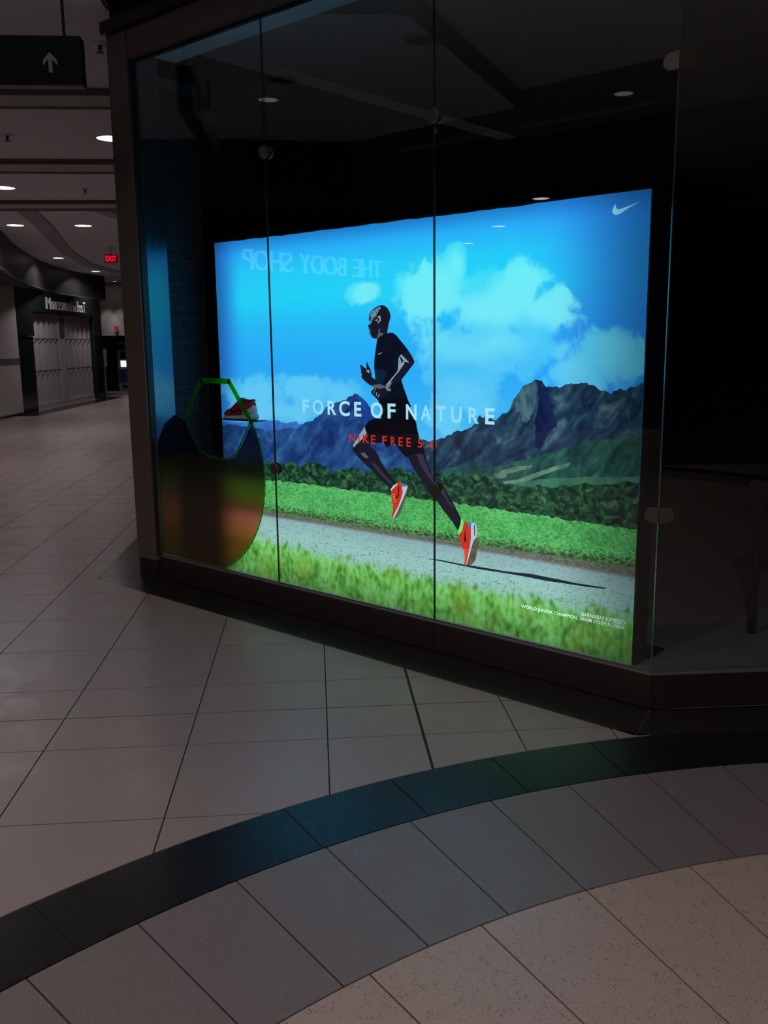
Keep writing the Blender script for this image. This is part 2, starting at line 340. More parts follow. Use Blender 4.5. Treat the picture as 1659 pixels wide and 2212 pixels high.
def put_text(mb, txt, x0, x1, z0, z1, y, mi=0, bold=0.0, depth=0.0):
    """text fitted into the box x0..x1, z0..z1 of the plane y, facing -y"""
    v, f = glyphs(txt, bold)
    xs, zs = [q[0] for q in v], [q[1] for q in v]
    ax, az = min(xs), min(zs)
    sx = (x1 - x0) / max(1e-6, max(xs) - ax)
    sz = (z1 - z0) / max(1e-6, max(zs) - az)
    pts = [(x0 + (q[0] - ax) * sx, y, z0 + (q[1] - az) * sz) for q in v]
    mb.add(pts, f, mi)
    if depth:
        n = len(pts)
        back = [(q[0], y + depth, q[2]) for q in pts]
        edges = {}
        for fc in f:
            for i in range(len(fc)):
                e = (fc[i], fc[(i + 1) % len(fc)])
                edges[e] = edges.get(e, 0) + 1
        side = [(b_, a_, a_ + n, b_ + n) for (a_, b_) in edges if (b_, a_) not in edges]
        mb.add(pts + back, side, mi)

# ------------------------------------------------------------------ materials
M = {}
M['beige'] = pbr('beige_terrazzo', (144, 127, 120), 0.34, var=0.06, scale=3, speck=[((74, 60, 54), 150, 0.24), ((92, 76, 70), 230, 0.26)], rvar=0.05)
M['beige_b'] = pbr('pale_terrazzo', (164, 142, 130), 0.34, var=0.06, scale=2.3, speck=[((58, 46, 42), 120, 0.26), ((80, 64, 58), 210, 0.30), ((190, 172, 160), 240, 0.2)], rvar=0.05)
M['grey'] = pbr('grey_terrazzo', (112, 100, 97), 0.36, var=0.05, scale=4, speck=[((150, 142, 140), 120, 0.24), ((78, 70, 70), 100, 0.22)], rvar=0.05)
M['black'] = pbr('black_granite', (26, 24, 25), 0.30, var=0.25, scale=18, spec=0.28, speck=[((92, 92, 92), 130, 0.10)], rvar=0.04)
M['border'] = pbr('brown_black_granite', (38, 33, 32), 0.22, var=0.25, scale=22, speck=[((86, 78, 74), 110, 0.12)], rvar=0.04)
M['grout'] = pbr('dark_grout', (38, 30, 28), 0.85)
M['bronze'] = brushed('brushed_bronze', (128, 110, 102), 0.34, metal=0.45)
M['bronze_h'] = brushed('brushed_bronze_header', (122, 102, 94), 0.36, metal=0.45, stretch=(1.5, 60, 60))
M['bronze_dark'] = brushed('dark_bronze', (58, 49, 47), 0.38, metal=0.4)
M['plinth'] = pbr('plinth_bronze', (60, 49, 45), 0.28, metal=0.35, var=0.1, scale=3)
M['steel'] = brushed('jamb_steel', (128, 134, 140), 0.22)
M['alu'] = brushed('aluminium_channel', (140, 136, 132), 0.3, metal=0.5, stretch=(1.5, 60, 60))
M['clip'] = brushed('clip_metal', (110, 98, 92), 0.42, metal=0.6)
M['glass'] = glass_mat('window_glass')
M['glass_edge'] = pbr('glass_edge', (70, 92, 96), 0.1, spec=0.9)
M['rubber'] = pbr('black_rubber', (14, 14, 15), 0.6)
M['ceil'] = pbr('ceiling_paint', (242, 240, 250), 0.8, var=0.03)
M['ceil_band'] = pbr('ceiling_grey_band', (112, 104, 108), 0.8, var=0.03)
M['ceil_strip'] = pbr('ceiling_pale_band', (205, 196, 202), 0.8, var=0.03)
M['ceil_mid'] = pbr('ceiling_mid_band', (184, 179, 186), 0.8, var=0.03)
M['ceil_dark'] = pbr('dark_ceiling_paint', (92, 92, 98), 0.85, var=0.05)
M['inner_ceil'] = pbr('shop_ceiling_paint', (200, 202, 204), 0.8, var=0.03)
M['dark_wall'] = pbr('dark_wall', (40, 40, 43), 0.7, var=0.1)
M['brown_wall'] = pbr('dark_brown_wall', (34, 28, 27), 0.6, var=0.1)
M['white_wall'] = pbr('white_plaster', (190, 182, 180), 0.8, var=0.03)
M['concrete'] = pbr('concrete', (120, 118, 118), 0.6, var=0.12, scale=2.5, speck=[((70, 70, 70), 9, 0.2)])
M['brick'] = pbr('charcoal_brick', (46, 46, 48), 0.75, var=0.25, scale=9)
M['mortar'] = pbr('mortar', (84, 84, 86), 0.9)
M['sign_black'] = pbr('sign_black', (17, 18, 20), 0.35)
M['sign_white'] = pbr('sign_white', (205, 200, 202), 0.6)
M['pole'] = pbr('dark_red_pole', (62, 40, 40), 0.5)
M['green_black'] = pbr('green_black_marble', (26, 34, 32), 0.18, var=0.35, scale=3)
M['gate'] = brushed('gate_aluminium', (188, 182, 190), 0.5, metal=0.3)
M['gate_rail'] = brushed('gate_rail', (84, 80, 84), 0.5, metal=0.3)
M['bulkhead'] = pbr('bulkhead_dark', (32, 30, 31), 0.42, var=0.15)
M['trim'] = brushed('pale_trim', (140, 134, 132), 0.35, stretch=(1.5, 60, 60))
M['letters'] = pbr('cast_letters', (205, 208, 206), 0.4)
M['lavender'] = pbr('lavender_band', (92, 84, 96), 0.7)
M['lens'] = glow('lamp_lens', (255, 240, 250), 5.0)
M['lens_dim'] = glow('dim_lamp_lens', (240, 232, 240), 0.8)
M['lens_off'] = pbr('unlit_lens', (110, 108, 108), 0.25)
M['lamp_ring'] = pbr('lamp_ring', (200, 194, 194), 0.5)
M['exit_red'] = glow('exit_red', (255, 28, 44), 0.9)
M['exit_face'] = glow('exit_face', (120, 6, 16), 0.6)
M['screen'] = glow('kiosk_screen', (250, 245, 255), 1.0)
M['kiosk'] = pbr('kiosk_grey', (120, 118, 124), 0.4)
M['kiosk_blue'] = pbr('kiosk_blue', (44, 40, 78), 0.4)
M['sign_glow'] = glow('lit_sign_letters', (185, 255, 225), 0.8)
M['black_metal'] = pbr('black_metal', (18, 17, 17), 0.4)
M['table'] = pbr('dark_tabletop', (48, 46, 46), 0.5)
M['panel'] = pbr('mottled_grey_panel', (84, 81, 86), 0.6, var=0.5, scale=14)
M['shoe_red'] = pbr('red_mesh_fabric', (196, 26, 28), 0.6, var=0.15, scale=60)
M['shoe_dark'] = pbr('dark_red_trim', (54, 12, 16), 0.6)
M['shoe_white'] = pbr('white_foam', (205, 210, 215), 0.55)
M['acrylic'] = glass_mat('clear_acrylic', (0.97, 0.98, 0.98))

# translucent print on the inside of the window glass
def film(name, col, trans=0.5, clear=0.15, tint=None):
    mt, nt = new_mat(name)
    co = objco(nt)
    c = rgba(col)
    cc = mixc(nt, noise(nt, co, 2.0, 2), tuple(v * 0.8 for v in c[:3]) + (1,), c)
    d = nd(nt, 'ShaderNodeBsdfDiffuse', {0: cc}).outputs[0]
    t = nd(nt, 'ShaderNodeBsdfTranslucent', {0: cc}).outputs[0]
    tr = nd(nt, 'ShaderNodeBsdfTransparent', {0: rgba(tint or col)}).outputs[0]
    a = nd(nt, 'ShaderNodeMixShader', {0: trans, 1: d, 2: t}).outputs[0]
    out(nt, nd(nt, 'ShaderNodeMixShader', {0: clear, 1: a, 2: tr}).outputs[0])
    return mt

def film_body():
    mt, nt = new_mat('decal_print')
    co = objco(nt)
    z = nd(nt, 'ShaderNodeSeparateXYZ', {0: co}).outputs[2]
    n = noise(nt, co, 1.6, 2)
    c = ramp(nt, mth(nt, 'ADD', mth(nt, 'MULTIPLY', z, 0.8), mth(nt, 'MULTIPLY', mth(nt, 'SUBTRACT', n, 0.5), 0.22)),
             [(0.16, (250, 176, 76)), (0.34, (255, 172, 128)), (0.48, (255, 178, 160)), (0.60, (206, 168, 108)), (0.74, (158, 140, 146)), (0.92, (150, 140, 160))])
    rf = nd(nt, 'ShaderNodeBsdfRefraction', {'Color': c, 'Roughness': 0.36, 'IOR': 1.2}).outputs[0]
    t = nd(nt, 'ShaderNodeBsdfTranslucent', {0: mixc(nt, 0.5, c, (0.02, 0.01, 0.01, 1))}).outputs[0]
    d = nd(nt, 'ShaderNodeBsdfDiffuse', {0: mixc(nt, 0.8, c, (0.01, 0.006, 0.004, 1))}).outputs[0]
    a = nd(nt, 'ShaderNodeMixShader', {0: 0.05, 1: rf, 2: t}).outputs[0]
    out(nt, nd(nt, 'ShaderNodeMixShader', {0: 0.04, 1: a, 2: d}).outputs[0])
    return mt
M['decal'] = film_body()
def film_green():
    mt, nt = new_mat('decal_green_line')
    c = mixc(nt, noise(nt, objco(nt), 3.0, 2), rgba((84, 230, 60)), rgba((120, 245, 90)))
    rf = nd(nt, 'ShaderNodeBsdfRefraction', {'Color': c, 'Roughness': 0.4, 'IOR': 1.2}).outputs[0]
    d = nd(nt, 'ShaderNodeBsdfDiffuse', {0: rgba((20, 120, 40))}).outputs[0]
    t = nd(nt, 'ShaderNodeBsdfTranslucent', {0: rgba((20, 150, 40))}).outputs[0]
    a = nd(nt, 'ShaderNodeMixShader', {0: 0.5, 1: d, 2: t}).outputs[0]
    out(nt, nd(nt, 'ShaderNodeMixShader', {0: 0.30, 1: rf, 2: a}).outputs[0])
    return mt
M['decal_green'] = film_green()

# ------------------------------------------------------------------ backlit print materials
PW, PH = 3.153, 2.30

def backlit(nt, colour, gain=1.12):
    """the tubes behind the print are weaker towards the ends of the box"""
    sep = nd(nt, 'ShaderNodeSeparateXYZ', {0: objco(nt)})
    u, v = sep.outputs[0], sep.outputs[2]
    l = sstep(nt, u, -0.10, 0.26, 0.30, 1.0)
    r = sstep(nt, u, PW + 0.06, PW - 0.55, 0.30, 1.0)
    t = sstep(nt, v, PH + 0.02, PH - 0.12, 0.62, 1.0)
    b = sstep(nt, v, -0.05, 0.34, 0.35, 1.0)
    k = mth(nt, 'MULTIPLY', mth(nt, 'MULTIPLY', l, r), mth(nt, 'MULTIPLY', t, b))
    e = nd(nt, 'ShaderNodeEmission', {0: colour, 1: mth(nt, 'MULTIPLY', k, gain)})
    g = nd(nt, 'ShaderNodeBsdfGlossy', {'Color': (0.02, 0.02, 0.02, 1), 'Roughness': 0.3})
    out(nt, nd(nt, 'ShaderNodeAddShader', {0: e.outputs[0], 1: g.outputs[0]}).outputs[0])

def print_flat(name, col, gain=1.12):
    mt, nt = new_mat(name)
    mt.cycles.emission_sampling = 'NONE'
    backlit(nt, nd(nt, 'ShaderNodeRGB').outputs[0], gain)
    nt.nodes['RGB'].outputs[0].default_value = rgba(col)
    return mt

def print_sky():
    mt, nt = new_mat('print_sky')
    co = objco(nt)
    sep = nd(nt, 'ShaderNodeSeparateXYZ', {0: co})
    u, v = sep.outputs[0], sep.outputs[2]
    sky = ramp(nt, mth(nt, 'DIVIDE', v, PH), [(0.36, (96, 196, 246)), (0.52, (62, 184, 252)), (0.64, (42, 172, 255)), (0.74, (42, 186, 255)), (0.83, (36, 214, 255)), (0.90, (38, 206, 255)), (0.955, (42, 178, 255)), (1.0, (40, 150, 250))])
    side = mth(nt, 'MAXIMUM', sstep(nt, u, PW - 0.8, PW - 0.1), sstep(nt, u, 0.3, 0.05))
    sky = mixc(nt, mth(nt, 'MULTIPLY', side, 0.8), sky, rgba((48, 140, 250)))
    d = None
    for cu_, cv, ru, rv in CLOUDS:
        q = nd(nt, 'ShaderNodeVectorMath', {0: co, 1: (cu_, 0, cv)}, operation='SUBTRACT').outputs[0]
        q = nd(nt, 'ShaderNodeVectorMath', {0: q, 1: (1 / ru, 0, 1 / rv)}, operation='MULTIPLY').outputs[0]
        ln = nd(nt, 'ShaderNodeVectorMath', {0: q}, operation='LENGTH').outputs['Value']
        e = mth(nt, 'SUBTRACT', 1.18, ln)
        d = e if d is None else mth(nt, 'SMOOTH_MAX', d, e, 0.25)
    n1 = noise(nt, co, 6.5, 8, 0.6, 0.25)
    n2 = noise(nt, co, 3.0, 5, 0.5)
    dens = mth(nt, 'ADD', d, mth(nt, 'MULTIPLY', mth(nt, 'SUBTRACT', n1, 0.5), 2.4))
    a = sstep(nt, dens, -0.05, 0.42)
    hi = ramp(nt, mth(nt, 'DIVIDE', v, PH), [(0.5, (104, 205, 252)), (0.62, (96, 206, 255)), (0.76, (120, 236, 255)), (0.88, (112, 242, 255))])
    lo = ramp(nt, mth(nt, 'DIVIDE', v, PH), [(0.5, (84, 186, 246)), (0.7, (70, 198, 255)), (0.85, (70, 226, 255))])
    c = mixc(nt, a, sky, mixc(nt, sstep(nt, mth(nt, 'ADD', mth(nt, 'MULTIPLY', n2, 1.2), mth(nt, 'MULTIPLY', d, 0.35)), 0.5, 0.95), lo, hi))
    backlit(nt, c)
    return mt

def print_rock(name, stops, sc=(5.5, 1, 2.2), rot=0.5, scale=1.6, fine=20):
    mt, nt = new_mat(name)
    mt.cycles.emission_sampling = 'NONE'
    co = objco(nt)
    p = scaled(nt, scaled(nt, co, (1, 1, 1), (0, -rot, 0)), sc)
    n1 = noise(nt, p, scale, 8, 0.62, 0.8)
    n2 = noise(nt, co, fine, 6, 0.6)
    f = mth(nt, 'ADD', mth(nt, 'MULTIPLY', n1, 0.74), mth(nt, 'MULTIPLY', n2, 0.26))
    backlit(nt, ramp(nt, f, stops))
    return mt

def curve_v(nt, u, q):
    return mth(nt, 'ADD', mth(nt, 'MULTIPLY', u, mth(nt, 'MULTIPLY_ADD', u, q[0], q[1])), q[2])

def print_ground():
    mt, nt = new_mat('print_ground')
    co = objco(nt)
    sep = nd(nt, 'ShaderNodeSeparateXYZ', {0: co})
    u, v = sep.outputs[0], sep.outputs[2]
    # meadow
    nm = noise(nt, scaled(nt, co, (1, 1, 1.6)), 56, 6, 0.7)
    nl = noise(nt, co, 5, 4)
    meadow = ramp(nt, mth(nt, 'ADD', mth(nt, 'MULTIPLY', nm, 0.75), mth(nt, 'MULTIPLY', nl, 0.25)), [(0.34, (44, 110, 62)), (0.45, (66, 156, 82)), (0.53, (86, 184, 98)), (0.68, (136, 214, 136))])
    edge = mth(nt, 'SUBTRACT', v, curve_v(nt, u, BOUND['road_top']))
    meadow = mixc(nt, sstep(nt, mth(nt, 'ADD', edge, mth(nt, 'MULTIPLY', mth(nt, 'SUBTRACT', nm, 0.5), 0.12)), 0.075, 0.01), meadow, mixc(nt, sstep(nt, nm, 0.4, 0.6), rgba((34, 62, 42)), rgba((96, 140, 84))))
    # dirt verge and gravel road
    npb = noise(nt, scaled(nt, co, (1, 1, 2.2)), 60, 5, 0.75)
    vor = nd(nt, 'ShaderNodeTexVoronoi', {'Vector': scaled(nt, co, (1, 1, 2.0)), 'Scale': 75}).outputs['Distance']
    dirt = mixc(nt, sstep(nt, npb, 0.4, 0.62), rgba((74, 82, 78)), rgba((126, 128, 118)))
    near = sstep(nt, mth(nt, 'SUBTRACT', v, curve_v(nt, u, BOUND['grass_top'])), 0.30, 0.04)
    road = mixc(nt, near, rgba((140, 166, 182)), rgba((158, 204, 198)))
    road = mixc(nt, mth(nt, 'MULTIPLY', sstep(nt, npb, 0.52, 0.66), mth(nt, 'MULTIPLY_ADD', near, 0.5, 0.35)), road, rgba((48, 66, 78)))
    road = mixc(nt, mth(nt, 'MULTIPLY', sstep(nt, vor, 0.2, 0.05), 0.4), road, rgba((205, 235, 232)))
    # blurred grass in front
    g1 = noise(nt, scaled(nt, co, (1.2, 1, 1.0)), 7, 3, 0.6)
    g2 = noise(nt, scaled(nt, co, (1.3, 1, 0.8)), 24, 1.5, 0.5)
    g = mth(nt, 'ADD', mth(nt, 'MULTIPLY', g1, 0.55), mth(nt, 'MULTIPLY', g2, 0.45))
    grass = ramp(nt, g, [(0.32, (58, 112, 54)), (0.42, (92, 164, 70)), (0.50, (118, 200, 92)), (0.58, (138, 224, 122)), (0.68, (150, 236, 176))])
    warm = noise(nt, co, 4.0, 2)
    grass = mixc(nt, mth(nt, 'MULTIPLY', sstep(nt, warm, 0.5, 0.68), 0.45), grass, rgba((140, 180, 60)))
    e1 = mth(nt, 'ADD', edge, mth(nt, 'MULTIPLY', mth(nt, 'SUBTRACT', nm, 0.5), 0.05))
    e2 = mth(nt, 'ADD', mth(nt, 'SUBTRACT', v, curve_v(nt, u, BOUND['dirt_bot'])), mth(nt, 'MULTIPLY', mth(nt, 'SUBTRACT', npb, 0.5), 0.06))
    e3 = mth(nt, 'ADD', mth(nt, 'SUBTRACT', v, curve_v(nt, u, BOUND['grass_top'])), mth(nt, 'MULTIPLY', mth(nt, 'ADD', mth(nt, 'SUBTRACT', g1, 0.5), mth(nt, 'SUBTRACT', g2, 0.5)), 0.17))
    c = mixc(nt, sstep(nt, e1, 0.004, -0.004), meadow, dirt)
    c = mixc(nt, sstep(nt, e2, 0.012, -0.012), c, road)
    c = mixc(nt, sstep(nt, e3, 0.04, -0.04), c, grass)
    backlit(nt, c)
    return mt

# ------------------------------------------------------------------ floor: terrazzo tiles, dark border, curved bands
TA, TB = Vector((-0.7021, -0.7121)), Vector((-0.7121, 0.7021))   # tile axes
CC, RO, RD, RG = Vector((3.355, -2.845)), 4.149, 3.845, 3.258      # centre and radii of the curved bands

def in_circle(p): return (Vector(p[:2]) - CC).length < RO + 0.002
def in_border(p): return p[1] > -0.293 and p[1] > p[0] - 0.365 and (p[0] + p[1]) * R2 > -3.03
BORDER_CORNERS = [(-3.992, -0.293), (0.072, -0.293)]

def subtract(poly, inside, corners=(), arc=False):
    pts = []
    n = len(poly)
    for i in range(n):
        p, q = poly[i], poly[(i + 1) % n]
        for k in range(16):
            t = k / 16
            pts.append(((p[0] + (q[0] - p[0]) * t, p[1] + (q[1] - p[1]) * t), k == 0))
    fl = [inside(p) for p, _ in pts]
    if not any(fl): return [poly]
    if all(fl): return []
    def cross(p, q):
        for _ in range(30):
            mid = ((p[0] + q[0]) / 2, (p[1] + q[1]) / 2)
            if inside(mid): q = mid
            else: p = mid
        return p
    def in_poly(c):
        s = None
        for i in range(n):
            a, b = poly[i], poly[(i + 1) % n]
            z = (b[0] - a[0]) * (c[1] - a[1]) - (b[1] - a[1]) * (c[0] - a[0])
            if s is None: s = z > 0
            elif (z > 0) != s: return False
        return True
    N = len(pts)
    res = []
    for i in range(N):
        if fl[i - 1] and not fl[i]:
            run = [cross(pts[i][0], pts[i - 1][0])]
            j = i
            while not fl[j % N]:
                if pts[j % N][1]: run.append(pts[j % N][0])
                j += 1
            run.append(cross(pts[(j - 1) % N][0], pts[j % N][0]))
            e, s = Vector(run[-1]), Vector(run[0])
            if arc:
                a0 = math.atan2(e.y - CC.y, e.x - CC.x)
                a1 = math.atan2(s.y - CC.y, s.x - CC.x)
                d = (a1 - a0 + math.pi) % (2 * math.pi) - math.pi
                k = max(2, int(abs(d) / 0.02))
                run += [(CC.x + (RO + 0.002) * math.cos(a0 + d * t / k), CC.y + (RO + 0.002) * math.sin(a0 + d * t / k)) for t in range(1, k)]
            else:
                run += sorted([c for c in corners if in_poly(c)], key=lambda c: (Vector(c) - e).length)
            area = abs(sum(run[q][0] * run[(q + 1) % len(run)][1] - run[(q + 1) % len(run)][0] * run[q][1] for q in range(len(run)))) / 2
            if area > 2e-4: res.append(run)
    return res

def in_view(poly, mx=120):
    for x, y in poly:
        d = Vector((x, y, 0)) - CAM
        z = d.dot(fwd)
        if z > 0.2:
            px = 829.5 + 1950.65 * d.dot(right) / z
            py = 1106 - 1950.65 * d.dot(up) / z
            if -mx < px < 1659 + mx and py < 2212 + mx: return True
    return False

floor = tag(box('floor', -40, 14, -16, 40, -0.06, -0.004, M['grout']), 'mall floor of beige terrazzo tiles with a dark curved band', kind='structure')

LA = [0.638 - 0.40 * k for k in range(24, 0, -1)] + [0.638, 1.033, 1.434, 2.012, 2.589] + [2.589 + 0.58 * k for k in range(1, 18)]
LB = [-0.742 - 0.58 * k for k in range(12, 0, -1)] + [-0.742, -0.154, 0.168, 0.507, 1.085] + [1.085 + 0.585 * k for k in range(1, 52)]
WIDE_A, WIDE_B = 1.033, 0.168            # the two wide expansion joints
G = 0.0027
far = MB()
for i in range(len(LA) - 1):
    for j in range(len(LB) - 1):
        ga0 = 0.006 if abs(LA[i] - WIDE_A) < 1e-6 else G
        ga1 = 0.006 if abs(LA[i + 1] - WIDE_A) < 1e-6 else G
        gb0 = 0.0042 if abs(LB[j] - WIDE_B) < 1e-6 else G
        gb1 = 0.0042 if abs(LB[j + 1] - WIDE_B) < 1e-6 else G
        a0, a1, b0, b1 = LA[i] + ga0, LA[i + 1] - ga1, LB[j] + gb0, LB[j + 1] - gb1
        cell = [tuple(TA * p + TB * q) for p, q in ((a0, b0), (a1, b0), (a1, b1), (a0, b1))]
        if (Vector(cell[0]) - CC).length < 3.6 and (Vector(cell[2]) - CC).length < 3.6: continue
        polys = []
        for q in subtract(cell, in_circle, arc=True):
            polys += subtract(q, in_border, BORDER_CORNERS)
        for q in polys:
            if LB[j] < 7.0 and in_view(q):
                prism('floor_tile', q, -0.012, 0.0, M['beige'], floor)
            else:
                far.prism(q, -0.012, 0.0)
tag(far.build('distant_tiles', M['beige'], floor), kind='stuff')

def sector(r0, r1, t0, t1, gap=0.0026):
    k = max(2, int((t1 - t0) / 1.2))
    o_ = [(t0 + (t1 - t0) * i / k) for i in range(k + 1)]
    def pt(r, t, sgn):
        tt = math.radians(t) + sgn * gap / r
        return (CC.x + r * math.cos(tt), CC.y + r * math.sin(tt))
    sg = lambda i: 1 if i == 0 else (-1 if i == k else 0)
    return [pt(r1 - gap, t, sg(i)) for i, t in enumerate(o_)] + [pt(r0 + gap, o_[i], sg(i)) for i in range(k, -1, -1)]

def ring(name, r0, r1, start, step, mat, rest):
    t = start
    k = int(360 / step)
    for i in range(k):
        t0, t1 = start + i * step, (start + (i + 1) * step if i < k - 1 else start + 360)
        base = sector(r0, r1, t0, t1)
        mid = ((t0 + t1) / 2) % 360
        polys = [base]
        if 90 < mid < 215:
            polys = subtract(base, in_border, BORDER_CORNERS)
        for q in polys:
            if 90 < mid < 215 and in_view(q, 200): prism(name, q, -0.012, 0.0, mat, floor)
            else: rest.prism(q, -0.012, 0.0)

for nm, r0, r1, st, sp, mt in (('dark_band_slab', RD, RO, 139.0, 6.04, M['black']), ('grey_band_tile', RG, RD, 139.1, 4.785, M['grey']), ('pale_ring_tile', 2.3, RG, 146.95, 6.49, M['beige_b'])):
    rest = MB()
    ring(nm, r0, r1, st, sp, mt, rest)
    tag(rest.build(nm + 's_elsewhere', mt, floor), kind='stuff')
tag(prism('inner_disc', [(CC.x + 2.298 * math.cos(math.radians(t)), CC.y + 2.298 * math.sin(math.radians(t))) for t in range(0, 360, 5)], -0.012, 0.0, M['beige_b'], floor))

# granite border round the shop front, laid on pale mortar
prism('border_mortar', [(-3.86, 0.0), (-3.99, -0.291), (0.071, -0.291), (2.3, 1.94), (2.12, 2.12), (0.0, 0.0)], -0.0038, -0.0024, M['mortar'], floor)
def along(o, t, nrm, s0, s1, d0, d1):
    return [tuple(Vector(o) + Vector(t) * s + Vector(nrm) * d for _ in (0,))[0].to_tuple() if False else tuple(Vector(o) + Vector(t) * s + Vector(nrm) * d) for s, d in ((s0, d0), (s1, d0), (s1, d1), (s0, d1))]
g = 0.0018
xs = [-3.87 + 0.6 * k for k in range(7)]
for i in range(6):
    for d0, d1 in ((0.0, 0.12), (0.12, 0.293)):
        x0, x1 = xs[i] + g, xs[i + 1] - g
        if i == 5: x1 = 0.0 - g if d0 == 0 else 0.04
        prism('border_slab', [(x0, -d0 - g), (x1 if i < 5 else (0.03 if d0 == 0 else 0.0), -d0 - g), (x1 if i < 5 else (0.0 if d0 == 0 else 0.068), -d1 + g), (x0, -d1 + g)] if i < 5 else
              [(x0, -d0 - g), (0.0 + 0.41 * d0 * 0.6 - g, -d0 - g), (0.0 + 0.41 * d1 * 0.6 - g, -d1 + g), (x0, -d1 + g)], -0.012, 0.0, M['border'], floor)
prism('border_slab', [(-3.87 - g, -g), (-3.87 - g, -0.293 + g), (-3.991, -0.293 + g), (-3.998, -0.284), (-3.889, -0.006)], -0.012, 0.0, M['border'], floor)
na = (R2, -R2)
for i in range(5):
    for d0, d1 in ((0.0, 0.12), (0.12, 0.258)):
        s0, s1 = 0.6 * i + g, 0.6 * (i + 1) - g
        e0 = 0.0 if i else -0.606 * d0
        e1 = 0.0 if i else -0.606 * d1
        q = [(R2 * (s0 + e0) + R2 * (d0 + g), R2 * (s0 + e0) - R2 * (d0 + g)), (R2 * s1 + R2 * (d0 + g), R2 * s1 - R2 * (d0 + g)), (R2 * s1 + R2 * (d1 - g), R2 * s1 - R2 * (d1 - g)), (R2 * (s0 + e1) + R2 * (d1 - g), R2 * (s0 + e1) - R2 * (d1 - g))]
        prism('border_slab', q, -0.012, 0.0, M['border'], floor)
for i in range(8):
    q = [ab(-2.75, 2.75 + i * 0.6 + g), ab(-3.028, 2.63 + i * 0.6 + g), ab(-3.028, 2.63 + (i + 1) * 0.6 - g), ab(-2.75, 2.75 + (i + 1) * 0.6 - g)]
    prism('border_slab', q, -0.012, 0.0, M['border'], floor)

# ------------------------------------------------------------------ mall ceiling
ZC = 3.75
ceil = tag(prism('ceiling', [ab(-2.74, 2.76), ab(-2.74, 31), ab(-9.5, 31), ab(-9.5, 12), ab(-6.75, 12), ab(-6.5, 2.2), (-5.42, -3.94), (-3.3, -3.94), (-2.5, -1.375)], ZC, ZC + 0.1, M['ceil']), 'pale painted corridor ceiling crossed by dropped beams', kind='structure')
rec = tag(prism('ceiling_recess', [(-3.3, -3.94), (12, -3.94), (12, 12), (0.03, 0.03), (-3.87, 0.0), (-2.5, -1.375)], 3.9, 4.0, M['ceil']), 'higher pale ceiling over the shop corner', kind='structure')
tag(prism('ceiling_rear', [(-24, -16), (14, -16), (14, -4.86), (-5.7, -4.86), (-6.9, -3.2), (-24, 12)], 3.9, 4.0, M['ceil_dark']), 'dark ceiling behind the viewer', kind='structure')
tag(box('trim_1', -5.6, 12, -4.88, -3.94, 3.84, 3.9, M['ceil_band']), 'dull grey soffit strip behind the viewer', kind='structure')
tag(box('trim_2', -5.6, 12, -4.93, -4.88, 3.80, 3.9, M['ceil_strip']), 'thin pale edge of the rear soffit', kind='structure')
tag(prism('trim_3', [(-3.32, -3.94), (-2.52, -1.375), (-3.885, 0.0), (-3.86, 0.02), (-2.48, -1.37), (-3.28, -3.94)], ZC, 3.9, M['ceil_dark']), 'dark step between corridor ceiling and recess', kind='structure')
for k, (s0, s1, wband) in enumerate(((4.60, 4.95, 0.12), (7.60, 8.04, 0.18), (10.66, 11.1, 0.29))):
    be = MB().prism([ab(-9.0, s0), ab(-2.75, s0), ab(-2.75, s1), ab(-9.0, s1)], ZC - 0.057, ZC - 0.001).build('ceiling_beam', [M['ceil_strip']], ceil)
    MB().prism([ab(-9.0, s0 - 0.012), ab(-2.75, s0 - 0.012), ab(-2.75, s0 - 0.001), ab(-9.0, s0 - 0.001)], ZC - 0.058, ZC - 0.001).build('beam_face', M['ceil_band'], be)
    MB().prism([ab(-9.0, s1), ab(-2.75, s1), ab(-2.75, s1 + wband), ab(-9.0, s1 + wband)], ZC - 0.056, ZC - 0.001).build('painted_shadow_line', M['ceil_band'], be)  # solid dark strip, colour stands in for the shadow line behind the beam
def ribbon(pts, w):
    L_, R_ = [], []
    for i, p in enumerate(pts):
        a, b = Vector(pts[max(0, i - 1)]), Vector(pts[min(len(pts) - 1, i + 1)])
        t = (b - a).normalized()
        nn = Vector((-t.y, t.x))
        L_.append(tuple(Vector(p) + nn * w / 2)); R_.append(tuple(Vector(p) - nn * w / 2))
    return L_, R_
def ribbon_mesh(mb, pts, w, z0, z1):
    L_, R_ = ribbon(pts, w)
    for i in range(len(pts) - 1):
        mb.prism([L_[i], L_[i + 1], R_[i + 1], R_[i]], z0, z1)
mb = MB(); ribbon_mesh(mb, [(-12.2, 3.75), (-14.0, 5.1), (-16.2, 6.6), (-18.1, 7.95), (-20.4, 9.8), (-22.4, 12.0), (-24.2, 14.6)], 0.30, ZC - 0.03, ZC - 0.001)
mb.build('tray_edge', M['ceil_mid'], ceil)
mb = MB(); ribbon_mesh(mb, [(-11.7, 4.85), (-12.9, 6.6), (-14.4, 8.6)], 0.25, ZC - 0.03, ZC - 0.001)
mb.build('tray_edge', M['ceil_mid'], ceil)

